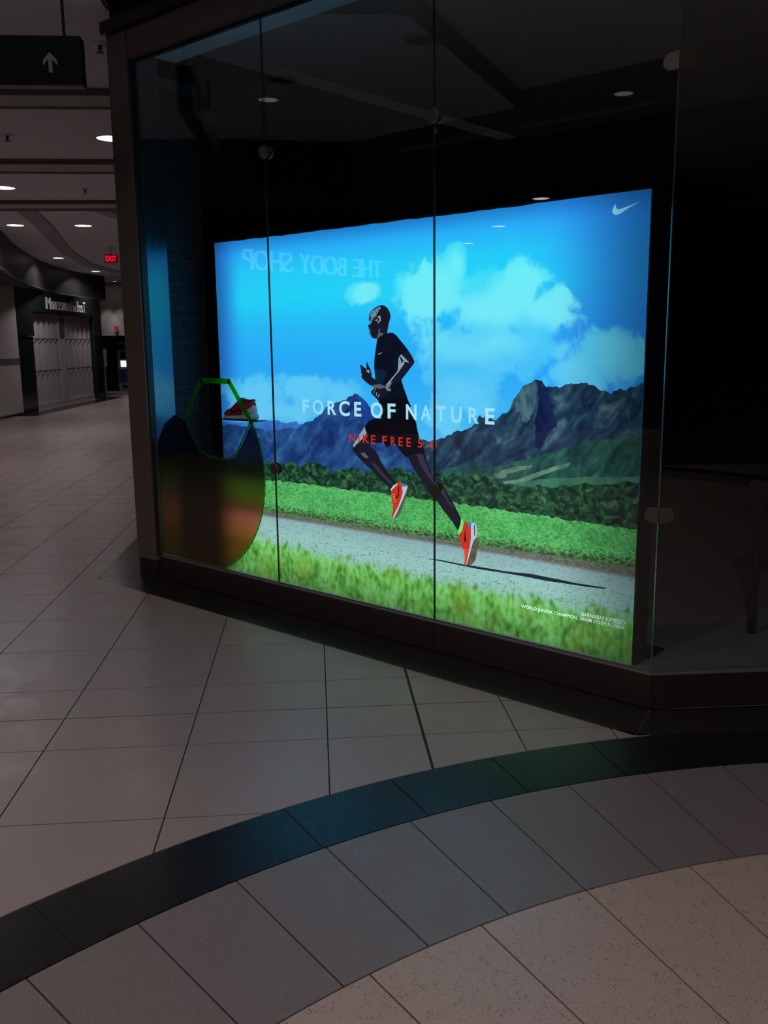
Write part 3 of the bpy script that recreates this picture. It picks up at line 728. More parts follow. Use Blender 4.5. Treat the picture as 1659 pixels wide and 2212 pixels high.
# ------------------------------------------------------------------ walls
tag(prism('wall_facade', [ab(-2.72, 2.98), ab(-2.72, 31), ab(-2.4, 31), ab(-2.4, 2.98)], 0, 4.0, M['brown_wall']), 'dark side wall of the shoe shop along the corridor', kind='structure')
tag(box('wall_bulkhead', -3.86, 0.03, 0.0, 0.12, 3.662, 4.0, M['brown_wall']), 'dark wall above the shop window header', kind='structure')
tag(prism('wall_bulkhead_right', [ab(0.02, 0.0), ab(6, 0.0), ab(6, 0.12), ab(0.02, 0.12)], 3.662, 4.0, M['brown_wall']), 'dark wall above the right hand shop window', kind='structure')
tag(box('wall_back', -4.6, 6.5, 5.0, 5.1, 0, 3.75, M['dark_wall']), 'dark rear wall inside the shoe shop', kind='structure')
tag(prism('ceiling_shop', [(-3.9, 0.34), (0.36, 0.36), (4.3, 4.3), (4.3, 5.0), (-3.9, 5.0)], 3.72, 3.78, M['inner_ceil']), 'pale ceiling inside the shoe shop', kind='structure')
tag(box('ceiling_window_soffit', -3.64, 0.3, 0.02, 0.33, 3.45, 3.66, M['inner_ceil']), 'pale soffit just inside the shop window', kind='structure')
tag(prism('floor_shop', [(-3.64, 0.06), (0.08, 0.06), (5.0, 4.98), (-3.64, 4.98)], -0.004, 0.0, M['concrete']), 'grey concrete floor inside the shoe shop', kind='structure')

# brick return wall at the end of the window display
wl = tag(box('wall_left', -3.95, -3.655, 0.196, 0.505, 0, 3.345, M['mortar']), 'charcoal brick return wall inside the shop window', kind='structure')
bw, bh, bj = 0.20, 0.078, 0.010
bmesh_full = MB().box(-0.014, 0, 0, bw - bj, 0, bh - bj).mesh('brick', M['brick'])
def brick_piece(y, z, w):
    me = bmesh_full if abs(w - (bw - bj)) < 1e-6 else MB().box(-0.014, 0, 0, w, 0, bh - bj).mesh('brick', M['brick'])
    o = bpy.data.objects.new('brick', me); o.location = (-3.65, y, z); link(o, wl)
for r in range(int(3.345 / bh)):
    z = r * bh + bj / 2
    y = 0.198 - (0 if r % 2 else bw / 2)
    while y < 0.47:
        y0, y1 = max(y, 0.198), min(y + bw - bj, 0.505)
        if y1 - y0 > 0.03:
            if y0 < 0.80: brick_piece(y0, z, y1 - y0)
        y += bw
tag(box('wall_shop_side', -4.3, -4.2, 0.6, 5.0, 0, 3.75, M['dark_wall']), 'dark inner side wall of the shoe shop', kind='structure')

# ------------------------------------------------------------------ shop window
win = tag(empty('window_1', (0, 0, 0)), 'frameless shop window of three tall glass panes on a bronze plinth', kind='structure')
ZS, ZT, YG = 0.178, 3.405, 0.012
for x0, x1 in ((-3.652, -2.434), (-2.426, -1.224), (-1.216, -0.004)):
    box('glass_pane', x0, x1, YG - 0.005, YG + 0.005, ZS, ZT, M['glass'], win)
for x in (-2.43, -1.22):
    box('seal_joint', x - 0.0038, x + 0.0038, YG - 0.004, YG + 0.004, ZS, ZT, M['rubber'], win)
for x in (-2.43, -1.22):
    for z in (0.879, 2.682):
        c = MB().lathe([(0.034, 0), (0.036, 0.004), (0.034, 0.010), (0.030, 0.012)], x, YG - 0.006, z, 28, 'y').build('glass_clip', M['clip'], win)
        MB().lathe([(0.031, 0), (0.031, 0.012), (0.012, 0.014), (0.012, 0.03)], x, YG + 0.037, z, 24, 'y').build('clip_back', M['clip'], c)
bevel(box('plinth_panel', -3.66, -2.434, 0.0, 0.05, 0.004, 0.160, M['plinth'], win))
bevel(box('plinth_panel', -2.430, -1.224, 0.0, 0.05, 0.004, 0.160, M['plinth'], win))
bevel(MB().prism([(-1.220, 0.0), (0.0, 0.0), (-0.02, 0.05), (-1.220, 0.05)], 0.004, 0.160).build('plinth_panel', M['plinth'], win), 0.002)
box('sill_channel', -3.65, -0.001, -0.002, 0.008, 0.160, 0.168, M['alu'], win)
box('sill_channel', -3.65, -0.004, 0.018, 0.026, 0.160, 0.178, M['alu'], win)
box('sill_bed', -3.65, -0.02, 0.008, 0.05, 0.158, 0.1605, M['rubber'], win)
bevel(box('header_frame', -3.65, 0.0, -0.03, 0.06, 3.405, 3.575, M['bronze_h'], win))
box('header_lip', -3.65, -0.01, 0.018, 0.03, 3.385, 3.405, M['bronze_dark'], win)
bevel(box('header_cornice', -3.885, 0.03, -0.065, 0.08, 3.585, 3.66, M['bronze_dark'], win))
post = MB().prism([(-3.872, -0.03), (-3.66, -0.03), (-3.66, -0.012), (-3.652, -0.012), (-3.652, 0.19), (-3.95, 0.19), (-4.02, 0.115)], 0.13, 3.583).build('jamb_post', M['bronze'], win)
bevel(post, 0.003)
prism('post_base', [(-3.868, -0.024), (-3.664, -0.024), (-3.664, 0.19), (-3.95, 0.19), (-4.015, 0.115)], 0.0, 0.13, M['bronze_dark'], win)
box('jamb_lining', -3.652, -3.646, 0.030, 0.193, 0.0, 3.44, M['steel'], win)
box('jamb_channel', -3.664, -3.646, -0.014, 0.03, 0.165, 3.40, M['bronze_dark'], win)

win2 = tag(empty('window_2', (0, 0, 0), math.radians(45)), 'right hand shop window turning away at the glass corner', kind='structure')
for x0, x1 in ((0.006, 1.208), (1.216, 2.418), (2.426, 3.63)):
    box('glass_pane', x0, x1, YG - 0.005, YG + 0.005, ZS, ZT, M['glass'], win2)
box('glass_edge', 0.001, 0.004, YG - 0.005, YG + 0.005, ZS, ZT, M['glass_edge'], win2)
for i, x in enumerate((0.0, 1.212, 2.422)):
    MB().prism([(x + (0.0 if i else 0.001), 0.0), (x + 1.208, 0.0), (x + 1.208, 0.05), (x + (0.0 if i else 0.021), 0.05)], 0.004, 0.160).build('plinth_panel', M['plinth'], win2)
box('sill_channel', 0.001, 3.63, -0.002, 0.008, 0.160, 0.168, M['alu'], win2)
box('sill_channel', 0.012, 3.63, 0.018, 0.026, 0.160, 0.178, M['alu'], win2)
box('sill_bed', 0.02, 3.63, 0.008, 0.05, 0.158, 0.1605, M['rubber'], win2)
box('header_frame', 0.0, 3.63, -0.03, 0.06, 3.405, 3.575, M['bronze_h'], win2)
box('header_cornice', 0.0, 3.63, -0.065, 0.08, 3.585, 3.66, M['bronze_dark'], win2)
def pill(x0, x1, z, r, flip):
    """half of a round-ended corner clip"""
    pts = []
    c = x0 + r if flip else x1 - r
    for k in range(13):
        a = math.pi / 2 + math.pi * k / 12
        pts.append((c + r * math.cos(a), z + r * math.sin(a)) if flip else (c - r * math.cos(a), z - r * math.sin(a)))
    return pts + ([(x1, z - r), (x1, z + r)] if flip else [(x0, z + r), (x0, z - r)])
for z in (0.879, 2.69):
    MB().plate(pill(-0.066, 0.0, z, 0.033, True), YG - 0.016, YG - 0.006).build('corner_clip', M['clip'], win)
    MB().plate(pill(0.0, 0.066, z, 0.033, False), YG - 0.016, YG - 0.006).build('corner_clip', M['clip'], win2)

# ------------------------------------------------------------------ backlit poster
XP, YP = -3.458, 0.45
poster = tag(empty('backlit_poster', (XP, YP, 0)), 'large glowing advertising light box with a runner on a country road', 'light box')
bevel(box('light_box_case', -0.006, PW + 0.006, 0.004, 0.15, 0.0, PH + 0.006, M['black_metal'], poster), 0.003)
box('foot_plate', -0.02, PW + 0.02, 0.15, 0.335, 0.0, 0.012, M['black_metal'], poster)
for x in (0.4, PW - 0.4):
    MB().add([(x - .02, 0.15, 0.012), (x + .02, 0.15, 0.012), (x + .02, 0.32, 0.012), (x - .02, 0.32, 0.012), (x - .02, 0.15, 0.7), (x + .02, 0.15, 0.7)], [(0, 3, 2, 1), (0, 1, 5, 4), (2, 3, 4, 5), (0, 4, 3), (1, 2, 5)]).build('brace', M['black_metal'], poster)

PM = {
    'sky': print_sky(), 'ground': print_ground(),
    'far_ridge': print_rock('print_far_ridge', [(0.35, (44, 92, 176)), (0.6, (66, 124, 208))]),
    'left_range': print_rock('print_left_range', [(0.36, (16, 38, 92)), (0.47, (28, 62, 124)), (0.56, (40, 84, 140)), (0.68, (62, 116, 168))], rot=0.75),
    'left_peak_face': print_rock('print_left_face', [(0.4, (20, 50, 130)), (0.6, (34, 76, 158))], rot=-0.6),
    'right_range': print_rock('print_right_range', [(0.36, (14, 30, 52)), (0.46, (26, 50, 78)), (0.55, (40, 72, 96)), (0.68, (92, 118, 128))], rot=0.7, scale=2.4),
    'right_shadow_cliff': print_rock('print_shadow_cliff', [(0.4, (14, 24, 62)), (0.6, (22, 42, 84))], rot=-0.3),
    'right_lit_cliff': print_rock('print_lit_cliff', [(0.36, (26, 50, 72)), (0.5, (50, 82, 102)), (0.65, (84, 118, 132))], rot=-0.2, scale=2.6),
    'green_slope': print_rock('print_green_slope', [(0.36, (16, 48, 54)), (0.48, (30, 74, 72)), (0.57, (44, 96, 84)), (0.68, (70, 126, 104))], rot=0.6, scale=2.6),
    'hill_patch': print_rock('print_hill_patch', [(0.4, (70, 104, 92)), (0.6, (126, 150, 128))]),
    'hill_ridge': print_rock('print_hill_ridge', [(0.4, (78, 116, 96)), (0.6, (116, 150, 120))]),
    'far_meadow': print_rock('print_far_meadow', [(0.4, (44, 96, 82)), (0.6, (64, 128, 98))]),
    'bush_band': print_rock('print_bushes', [(0.38, (8, 26, 24)), (0.47, (18, 52, 40)), (0.55, (38, 86, 58)), (0.68, (84, 134, 84))], sc=(7, 1, 9), rot=0.0, scale=3.2, fine=34),
}
rnd = random.Random(7)
def rough(poly, amp, n_open, levels=3):
    """break the first n_open edges of an outline into a jagged line"""
    pts = list(poly)
    head, tail = pts[:n_open + 1], pts[n_open + 1:]
    a = amp
    for _ in range(levels):
        q = [head[0]]
        for i in range(len(head) - 1):
            p0, p1 = head[i], head[i + 1]
            d = math.hypot(p1[0] - p0[0], p1[1] - p0[1])
            s = min(1.0, d / 0.04)
            q += [((p0[0] + p1[0]) / 2 + rnd.uniform(-a, a) * s * 0.5, (p0[1] + p1[1]) / 2 + rnd.uniform(-a, a) * s), p1]
        head = q
        a *= 0.55
    return head + tail
def clipped(poly):
    """keep an outline on the sheet"""
    for ax, lim, sgn in ((0, 0.0, 1), (0, PW, -1), (1, 0.0, 1), (1, PH, -1)):
        res = []
        for i in range(len(poly)):
            p, q = poly[i - 1], poly[i]
            ip, iq = sgn * (p[ax] - lim) >= 0, sgn * (q[ax] - lim) >= 0
            if ip != iq:
                t = (lim - p[ax]) / (q[ax] - p[ax])
                res.append((p[0] + (q[0] - p[0]) * t, p[1] + (q[1] - p[1]) * t))
            if iq: res.append(q)
        poly = res
    return poly
land = MB()
mats = []
def sheet(poly, mat, lay):
    if mat not in mats: mats.append(mat)
    land.flat(poly, -0.0005 * lay, mats.index(mat))
top = [(0, PH - 0.004)]
k = 46
wave = random.Random(3)
top = [(PW * i / k, PH - 0.004 - (0.006 if 3 < i < 40 else 0.0) * wave.random()) for i in range(k + 1)]
sheet([(0, 0.85)] + [(PW, 0.85)] + top[::-1], PM['sky'], 1)
lay = 2
for nm, amp in (('far_ridge', 0.004), ('left_range', 0.008), ('left_peak_face', 0.004), ('right_range', 0.010), ('right_lit_cliff', 0.022), ('right_shadow_cliff', 0.022), ('green_slope', 0.014), ('far_meadow', 0.006), ('hill_patch', 0.005), ('hill_ridge', 0.004), ('bush_band', 0.014)):
    pl = PICTURE[nm]
    pl = rough(pl, amp, len(pl) - 3 if nm in ('far_ridge', 'left_range', 'right_range', 'green_slope', 'bush_band') else len(pl) - 1)
    sheet(clipped(pl), PM[nm], lay)
    lay += 1
q = BOUND['meadow_top']
gt = []
for i in range(160):
    u = PW * i / 159
    gt.append((u, q[0] * u * u + q[1] * u + q[2] + rnd.uniform(-0.006, 0.008)))
sheet([(0, 0), (PW, 0)] + gt[::-1], PM['ground'], lay)
LAY_R = lay + 1
land.build('printed_landscape', mats, poster)

RC = {'skin': (24, 22, 40), 'light': (138, 164, 178), 'shirt': (9, 14, 30), 'sheen': (14, 32, 60), 'shorts': (10, 9, 16), 'red': (206, 48, 30), 'red2': (232, 70, 56), 'white': (176, 204, 220), 'dark': (40, 14, 22), 'out': (86, 84, 72), 'sock': (120, 232, 110), 'sockf': (170, 224, 190), 'blue': (60, 120, 160), 'shadow': (16, 34, 50), 'legl': (54, 48, 66), 'mid': (92, 92, 108), 'brc': (104, 126, 132), 'lace': (240, 190, 180)}
RMAT = {k_: print_flat('print_' + k_, v_) for k_, v_ in RC.items()}
RMAT['lightface'] = print_rock('print_lit_skin', [(0.38, (46, 62, 84)), (0.5, (96, 126, 150)), (0.62, (140, 172, 192))], sc=(30, 1, 30), scale=3)
RMAT['outs'] = print_rock('print_outsole', [(0.42, (40, 36, 34)), (0.55, (110, 104, 84))], sc=(60, 1, 60), scale=3)
ORDER = [('cast_shadow', 'shadow'), ('skin_far_hand', 'skin'), ('hand_light', 'light'), ('skin_rear_leg', 'skin'), ('light_rear_leg', 'legl'), ('skin_front_leg', 'skin'), ('light_thigh', 'light'), ('light_knee', 'mid'), ('light_shin', 'legl'), ('skin_head', 'skin'), ('light_forehead', 'lightface'), ('light_cheek', 'light'), ('light_ear', 'light'), ('light_ear_lobe', 'light'), ('light_neck', 'mid'), ('light_lips', 'mid'), ('shirt', 'shirt'), ('shirt_sheen', 'sheen'), ('shirt_swoosh', 'light'), ('shorts', 'shorts'), ('skin_arm', 'skin'), ('light_arm_inner', 'light'), ('arm_dark', 'skin'), ('light_forearm', 'light'), ('skin_hand', 'skin'), ('light_hand', 'mid'), ('light_knuckle', 'light'), ('light_knuckle2', 'light'), ('bracelet', 'brc'),
         ('sock_front', 'sockf'), ('shoe_front', 'red'), ('heel_front', 'blue'), ('outsole_front', 'outs'), ('sole_front', 'white'), ('mark_front', 'dark'), ('lace_0', 'lace'), ('lace_1', 'lace'), ('lace_2', 'lace'), ('lace_3', 'lace'),
         ('sock_rear', 'sock'), ('shoe_rear', 'red'), ('shoe_rear_toe', 'red2'), ('heel_rear', 'blue'), ('outsole_rear', 'outs'), ('sole_rear', 'white'), ('mark_rear', 'dark'), ('print_sole', 'dark')]
run = MB()
rm = []
for i, (nm, mt) in enumerate(ORDER):
    if RMAT[mt] not in rm: rm.append(RMAT[mt])
    run.flat(RUNNER[nm], -0.0005 * LAY_R - 0.0002 * i, rm.index(RMAT[mt]))
run.build('printed_runner', rm, poster)
YT = -0.0005 * LAY_R - 0.0002 * (len(ORDER) + 2)
white_ink = print_flat('print_white_ink', (176, 228, 252))
pale_ink = print_flat('print_pale_ink', (146, 224, 255))
red_ink = print_flat('print_red_ink', (204, 44, 44))
cap_ink = print_flat('print_caption_ink', (206, 240, 236), 1.9)
T, z0, z1 = LETTERS['big']
for i, (c, u0, u1) in enumerate(T):
    ov = 0.003 if c in 'OCU' else 0.0
    mb = MB()
    put_text(mb, c, u0, u1, z0 - ov, z1 + (ov if c != 'U' else 0), YT, 0, 0.026)
    mb.build('headline_letter', white_ink if i in (2, 3, 4, 5, 6, 7, 12) else pale_ink, poster)
T, z0, z1 = LETTERS['red']
for c, u0, u1 in T:
    mb = MB()
    put_text(mb, c, u0, u1, z0, z1 if c != '.' else z0 + 0.012, YT, 0, 0.012)
    mb.build('subline_letter', red_ink, poster)
mb = MB()
put_text(mb, 'BARNABAS KIPYEGO', 2.873, 3.114, 0.215, 0.2365, YT, 0, 0.008)
put_text(mb, 'WORLD JUNIOR CHAMPION, 3000M STEEPLECHASE', 2.508, 3.114, 0.186, 0.2095, YT, 0, 0.008)
mb.build('printed_caption', cap_ink, poster)
MB().flat(RUNNER['big_swoosh'], YT).build('printed_swoosh', print_flat('print_swoosh', (150, 214, 250), 1.6), poster)

# ------------------------------------------------------------------ translucent window graphic, shoe and stand
XD = -2.98
dec = tag(empty('window_decal', (XD, YG + 0.007, 0)), 'see-through weight-shaped graphic with green outline on the window glass', 'decal')
circ = [(-0.22 + 0.655 * math.cos(math.radians(t)), 0.80 + 0.655 * math.sin(math.radians(t))) for t in range(32, -73, -5)]   # rounded right side
circ = [q for q in circ if q[1] > 0.184] + [(-0.015, 0.182)]
left = [(-0.652, 0.182), (-0.652, 0.96), (-0.56, 1.09), (-0.44, 1.16), (-0.33, 1.12)]
hole = [(-0.27, 1.03), (-0.21, 0.95), (-0.13, 0.905), (0.0, 0.89), (0.11, 0.897), (0.178, 0.925), (0.235, 0.995), (0.29, 1.07)]
MB().plate(circ + left + hole, 0.0, 0.0006).build('printed_body', M['decal'], dec)
gl = MB()
def stroke(pts, w):
    for i in range(len(pts) - 1):
        p, q = Vector(pts[i]), Vector(pts[i + 1])
        t = (q - p).normalized(); nn = Vector((-t.y, t.x)) * w / 2; t = t * (w * 0.3)
        gl.plate([tuple(p - nn - t), tuple(q - nn + t), tuple(q + nn + t), tuple(p + nn - t)], -0.0012, -0.0004)
stroke([(-0.33, 1.13), (-0.140, 1.392), (0.140, 1.392), (0.338, 1.145)], 0.034)
stroke([(-0.22 + (x + 0.22) * 1.011, 0.80 + (z - 0.80) * 1.011) for x, z in circ[:-1]], 0.012)
stroke([(x * 0.975, z + 0.008) for x, z in [left[-1]] + hole + [circ[0]]], 0.013)
gl.build('green_outline', M['decal_green'], dec)

sx, sy, sz = -3.105, 0.20, 1.140
stand = tag(empty('shoe_stand', (sx + 0.16, sy, 0)), 'slim clear stand with a dark plate carrying the red shoe', 'stand')
bevel(box('plate', -0.155, 0.178, -0.045, 0.045, sz - 0.008, sz - 0.001, M['black_metal'], stand), 0.002)
MB().lathe([(0.006, 0.01), (0.006, sz - 0.009)], 0, 0, 0, 16).build('rod', M['acrylic'], stand, True)
MB().lathe([(0.07, 0.001), (0.07, 0.008), (0.065, 0.01)], 0, 0, 0, 32).build('foot', M['acrylic'], stand)
shoe = tag(empty('running_shoe', (sx, sy, sz)), 'red running shoe with white heel displayed behind the window graphic', 'shoe')
def shoe_ring(x, w, zb, zt, n=20, sq=2.6):
    r = []
    for k_ in range(n):
        a = 2 * math.pi * k_ / n
        c, s = math.cos(a), math.sin(a)
        cc = math.copysign(abs(c) ** (2 / sq), c); ss = math.copysign(abs(s) ** (2 / sq), s)
        zc, hz = (zb + zt) / 2, (zt - zb) / 2
        taper = 1.0 - 0.28 * max(0, ss)
        r.append((x, cc * w / 2 * taper, zc + ss * hz))
    return r
up_prof = [(0.006, 0.03, 0.02, 0.036), (0.018, 0.062, 0.014, 0.052), (0.045, 0.084, 0.012, 0.064), (0.075, 0.092, 0.012, 0.070), (0.10, 0.092, 0.014, 0.084), (0.125, 0.088, 0.016, 0.104), (0.15, 0.082, 0.018, 0.122), (0.172, 0.078, 0.02, 0.134), (0.20, 0.074, 0.024, 0.128), (0.23, 0.072, 0.028, 0.122), (0.255, 0.070, 0.03, 0.126), (0.272, 0.060, 0.034, 0.130), (0.282, 0.040, 0.04, 0.124)]
MB().loft([shoe_ring(*p) for p in up_prof]).build('upper', M['shoe_red'], shoe, True)
so_prof = [(0.0, 0.03, 0.004, 0.018), (0.02, 0.078, 0.0, 0.022), (0.06, 0.100, 0.0, 0.022), (0.11, 0.100, 0.0, 0.024), (0.16, 0.086, 0.0, 0.028), (0.21, 0.084, 0.0, 0.034), (0.26, 0.080, 0.0, 0.040), (0.29, 0.066, 0.002, 0.044), (0.302, 0.04, 0.008, 0.042)]
MB().loft([shoe_ring(*p, sq=4) for p in so_prof]).build('sole', M['shoe_white'], shoe, True)
he = [(0.205, 0.078, 0.03, 0.052), (0.23, 0.078, 0.03, 0.074), (0.262, 0.074, 0.03, 0.096), (0.282, 0.058, 0.032, 0.094), (0.292, 0.036, 0.036, 0.080)]
MB().loft([shoe_ring(*p, sq=3) for p in he]).build('heel_cup', M['shoe_white'], shoe, True)
cl_ = MB().loft([shoe_ring(0.168, 0.052, 0.118, 0.139), shoe_ring(0.20, 0.064, 0.115, 0.131), shoe_ring(0.24, 0.062, 0.112, 0.127), shoe_ring(0.274, 0.048, 0.116, 0.1325)]).build('collar', M['shoe_dark'], shoe, True)
for i in range(4):
    x = 0.098 + i * 0.019; z = 0.086 + i * 0.0125
    MB().loft([[(x + 0.004 * math.cos(t), yy, z + 0.004 * math.sin(t) - 0.35 * abs(yy)) for t in (0, 1.57, 3.14, 4.71)] for yy in (-0.032, -0.016, 0.0, 0.016, 0.032)]).build('lace', M['shoe_dark'], shoe)
MB().plate([(0.098, 0.058), (0.106, 0.044), (0.122, 0.040), (0.15, 0.052), (0.185, 0.074), (0.15, 0.060), (0.126, 0.053), (0.112, 0.058), (0.106, 0.068)], -0.047, -0.037).build('side_mark', M['shoe_dark'], shoe)

# ------------------------------------------------------------------ inside the shop, behind the right hand window
tb = tag(empty('display_table', (-0.03, 1.36, 0), 0.0), 'dark display table on thin legs behind the right hand window', 'table')
bevel(box('table_top', -0.05, 1.55, -0.05, 0.75, 0.82, 0.86, M['table'], tb))
box('apron', -0.02, 1.52, -0.02, 0.72, 0.76, 0.82, M['black_metal'], tb)
for x, y in ((0, 0), (1.5, 0), (0, 0.7), (1.5, 0.7)):
    bevel(box('leg', x - 0.018, x + 0.018, y - 0.018, y + 0.018, 0.0, 0.76, M['black_metal'], tb))
pn = tag(empty('freestanding_board', (0.02, 1.60, 0.86), math.radians(20)), 'tall mottled grey board standing on the dark display table', 'board')
box('sheet', 0.0, 0.9, 0.0, 0.03, 0.02, 1.65, M['panel'], pn)
for x in (0.1, 0.8):
    bevel(box('foot', x - 0.03, x + 0.03, -0.08, 0.11, 0.0, 0.02, M['black_metal'], pn))

# ------------------------------------------------------------------ downlights and sprinklers
def downlight(x, y, z, label, state='lit', power=1.0, r=0.15, seen=True):
    d = tag(empty('downlight', (x, y, z)), label, 'ceiling light', 'round ceiling downlights')
    ring_ = MB()
    prof = [(r + 0.018, -0.001), (r + 0.016, -0.008), (r, -0.010), (r - 0.004, -0.002)]
    ring_.lathe(prof, 0, 0, 0, 32)
    ring_.f.pop(); ring_.f.pop(); ring_.mi.pop(); ring_.mi.pop()
    ring_.build('trim_ring', M['lamp_ring'], d, True)
    lens = {'lit': M['lens'], 'dim': M['lens_dim'], 'off': M['lens_off']}[state]
    MB().lathe([(r - 0.003, -0.0035), (r - 0.05, -0.005), (0.02, -0.0055)], 0, 0, 0, 32).build('lens', lens, d, True)
    if state != 'off' and power > 0:
        ld = bpy.data.lights.new('lamp_light', 'AREA')
        ld.shape = 'DISK'; ld.size = 2 * r
        ld.energy = LAMP_POWER * power
        ld.color = LAMP_COLOUR
        ld.spread = math.radians(150)
        lo_ = bpy.data.objects.new('lamp_light', ld); lo_.location = (0, 0, -0.03)
        link(lo_, d)
    return d
downlight(-14.36, 4.75, ZC, 'bright round downlight above the shuttered shop, left of the larger pair', power=1.0)
downlight(-13.60, 5.64, ZC, 'bright round downlight above the corridor, right of the larger pair', power=1.0)
downlight(-19.52, 8.50, ZC, 'small round downlight beside the dark curved bulkhead, nearer one', r=0.13, power=1.4)
downlight(-22.59, 11.42, ZC, 'smallest round downlight at the end of the dark bulkhead', r=0.13, power=1.4)
downlight(-7.09, 2.07, ZC, 'round downlight half hidden by the bronze window post', power=0.3)
downlight(-10.76, 2.74, ZC, 'round downlight at the left edge between two ceiling beams', power=0.45)
downlight(*ab(-5.6, 5.6), ZC, 'added unseen downlight brightening the corridor ceiling, nearer one', power=0.5)  # extra lamp added out of view to brighten the corridor ceiling
downlight(*ab(-6.0, 8.6), ZC, 'added unseen downlight brightening the corridor ceiling, farther one', power=1.2)  # second added lamp, also out of view, for the ceiling bounce
downlight(-2.52, -4.49, 3.84, 'round downlight in the soffit behind the viewer, mirrored at upper right of the glass', power=1.2, r=0.09, state='dim')
downlight(-4.76, -2.15, ZC, 'round downlight mirrored beside the left glass joint', power=0.3, r=0.09, state='dim')
downlight(-4.21, -1.81, ZC, 'unlit round downlight mirrored above the lit one near the left joint', state='off', r=0.11)
downlight(-2.76, -1.81, 3.9 if False else ZC, 'unlit round downlight mirrored at the top of the middle pane', state='off', r=0.11)
downlight(-6.56, -9.70, 3.9, 'round downlight mirrored just above the poster', power=1.6, r=0.14)
downlight(-9.08, -12.22, 3.9, 'round downlight mirrored in the poster sky, upper of two', power=1.6, r=0.14)
downlight(-11.40, -14.40, 3.9, 'round downlight mirrored in the poster sky, lower of two', power=1.6, r=0.14)
downlight(2.2, -4.45, 3.84, 'added unseen downlight in the soffit behind the viewer to the right', power=3.8, r=0.12)  # added out of view to light the near floor
downlight(6.5, -4.4, 3.84, 'added unseen downlight in the soffit far to the right of the viewer', power=1.6, r=0.12)  # another unseen lamp added for the concourse floor light
downlight(-0.6, -2.4, 3.9, 'added unseen downlight over the floor in front of the poster', power=0.6, r=0.09, state='dim')  # unseen fill lamp added above the near floor

def sprinkler(x, y, z, label):
    s = tag(empty('sprinkler', (x, y, z)), label, 'sprinkler', 'ceiling sprinklers')
    MB().lathe([(0.06, 0.0), (0.058, -0.006), (0.02, -0.012)], 0, 0, -0.001, 24).build('escutcheon', M['ceil'], s, True)
    b_ = MB().lathe([(0.014, -0.012), (0.014, -0.04), (0.008, -0.045), (0.008, -0.062)], 0, 0, 0, 16).build('body', M['bronze_dark'], s, True)
    MB().lathe([(0.03, -0.062), (0.03, -0.066)], 0, 0, 0, 20).build('deflector', M['bronze_dark'], b_)
sprinkler(-4.50, 0.33, ZC, 'ceiling sprinkler beside the bronze post and hanging sign')
sprinkler(-7.70, 1.25, ZC, 'ceiling sprinkler on the left just below the hanging sign')
sprinkler(-10.06, 3.55, ZC, 'ceiling sprinkler farther down the corridor near the bronze post')

# ------------------------------------------------------------------ hanging direction sign
hs = tag(empty('direction_sign', (-3.62, -0.36, 0), math.radians(45)), 'black hanging direction sign with a white upward arrow', 'sign')
bevel(box('sign_board', -1.6, 0.0, -0.05, 0.05, 3.165, 3.445, M['sign_black'], hs), 0.008)
ar = MB()
ax_, az_ = -0.185, 3.236
ar.plate([(ax_ - 0.0105, az_ + 0.0), (ax_ + 0.0105, az_ + 0.0), (ax_ + 0.0105, az_ + 0.075), (ax_ + 0.042, az_ + 0.040), (ax_ + 0.042, az_ + 0.068), (ax_, az_ + 0.115), (ax_ - 0.042, az_ + 0.068), (ax_ - 0.042, az_ + 0.040), (ax_ - 0.0105, az_ + 0.075)], -0.054, -0.050)
ar.build('arrow', M['sign_white'], hs)
MB().lathe([(0.009, 3.445), (0.009, ZC)], -0.105, 0, 0, 16).build('hanger_rod', M['pole'], hs, True)
MB().lathe([(0.009, 3.445), (0.009, ZC)], -1.5, 0, 0, 16).build('hanger_rod', M['pole'], hs, True)

# ------------------------------------------------------------------ far shop front across the corridor
SO, ST = Vector((-19.0, 6.75)), Vector((-0.667, 0.745))
ang = math.atan2(ST.y, ST.x) + math.pi          # local +x runs towards the viewer's left, so use mirrored placing below
def shop(name, label=None, cat=None, kind=None):
    # local x = distance along the front, local -y = towards the corridor
    o = empty(name, (SO.x, SO.y, 0))
    o.rotation_euler = (0, 0, math.atan2(ST.y, ST.x))
    return tag(o, label, cat, None, kind)
# in this frame +x goes away down the corridor and +y points to the back of the shop
fr = shop('shuttered_storefront', 'dark green shop front with a closed folding gate', 'storefront')
box('portal_side', 0.52, 1.66, 0.0, 0.5, 0.0, 1.86, M['green_black'], fr)
box('portal_side', 0.52, 1.66, -0.04, 0.5, 1.87, 3.0, M['green_black'], fr)
box('portal_side', 6.72, 7.45, -0.04, 0.5, 0.0, 3.0, M['green_black'], fr)
box('sign_fascia', 1.66, 6.72, -0.04, 0.5, 2.47, 3.0, M['green_black'], fr)
box('gate_recess', 1.66, 6.72, 0.35, 0.4, 0.0, 2.47, M['dark_wall'], fr)
box('floor_border', 0.0, 7.6, -0.55, -0.02, 0.0, 0.004, M['border'], fr)
lt = MB()
x = 2.66
spec = [('M', 0.42, 1.0)] + [(c, 0.185, 0.72) for c in 'ONEYSWORT'] + [('H', 0.24, 1.0), (' ', 0.05, 1), ('&', 0.12, 0.5), (' ', 0.04, 1), ('B', 0.24, 1.0), ('e', 0.19, 0.66), ('s', 0.17, 0.66), ('T', 0.26, 1.0)]
tot = sum(w + 0.035 for _, w, _ in spec)
kx = (5.92 - 2.66) / tot
for c, w, hgt in spec:
    if c != ' ':
        put_text(lt, c, x, x + w * kx, 2.565, 2.565 + 0.30 * hgt, -0.062, 0, -0.004, 0.02)
    x += (w + 0.035) * kx
lt.build('shop_sign_letters', M['letters'], fr)
box('wall_camera', 4.55, 4.95, -0.16, -0.04, 2.86, 2.99, M['black_metal'], fr)
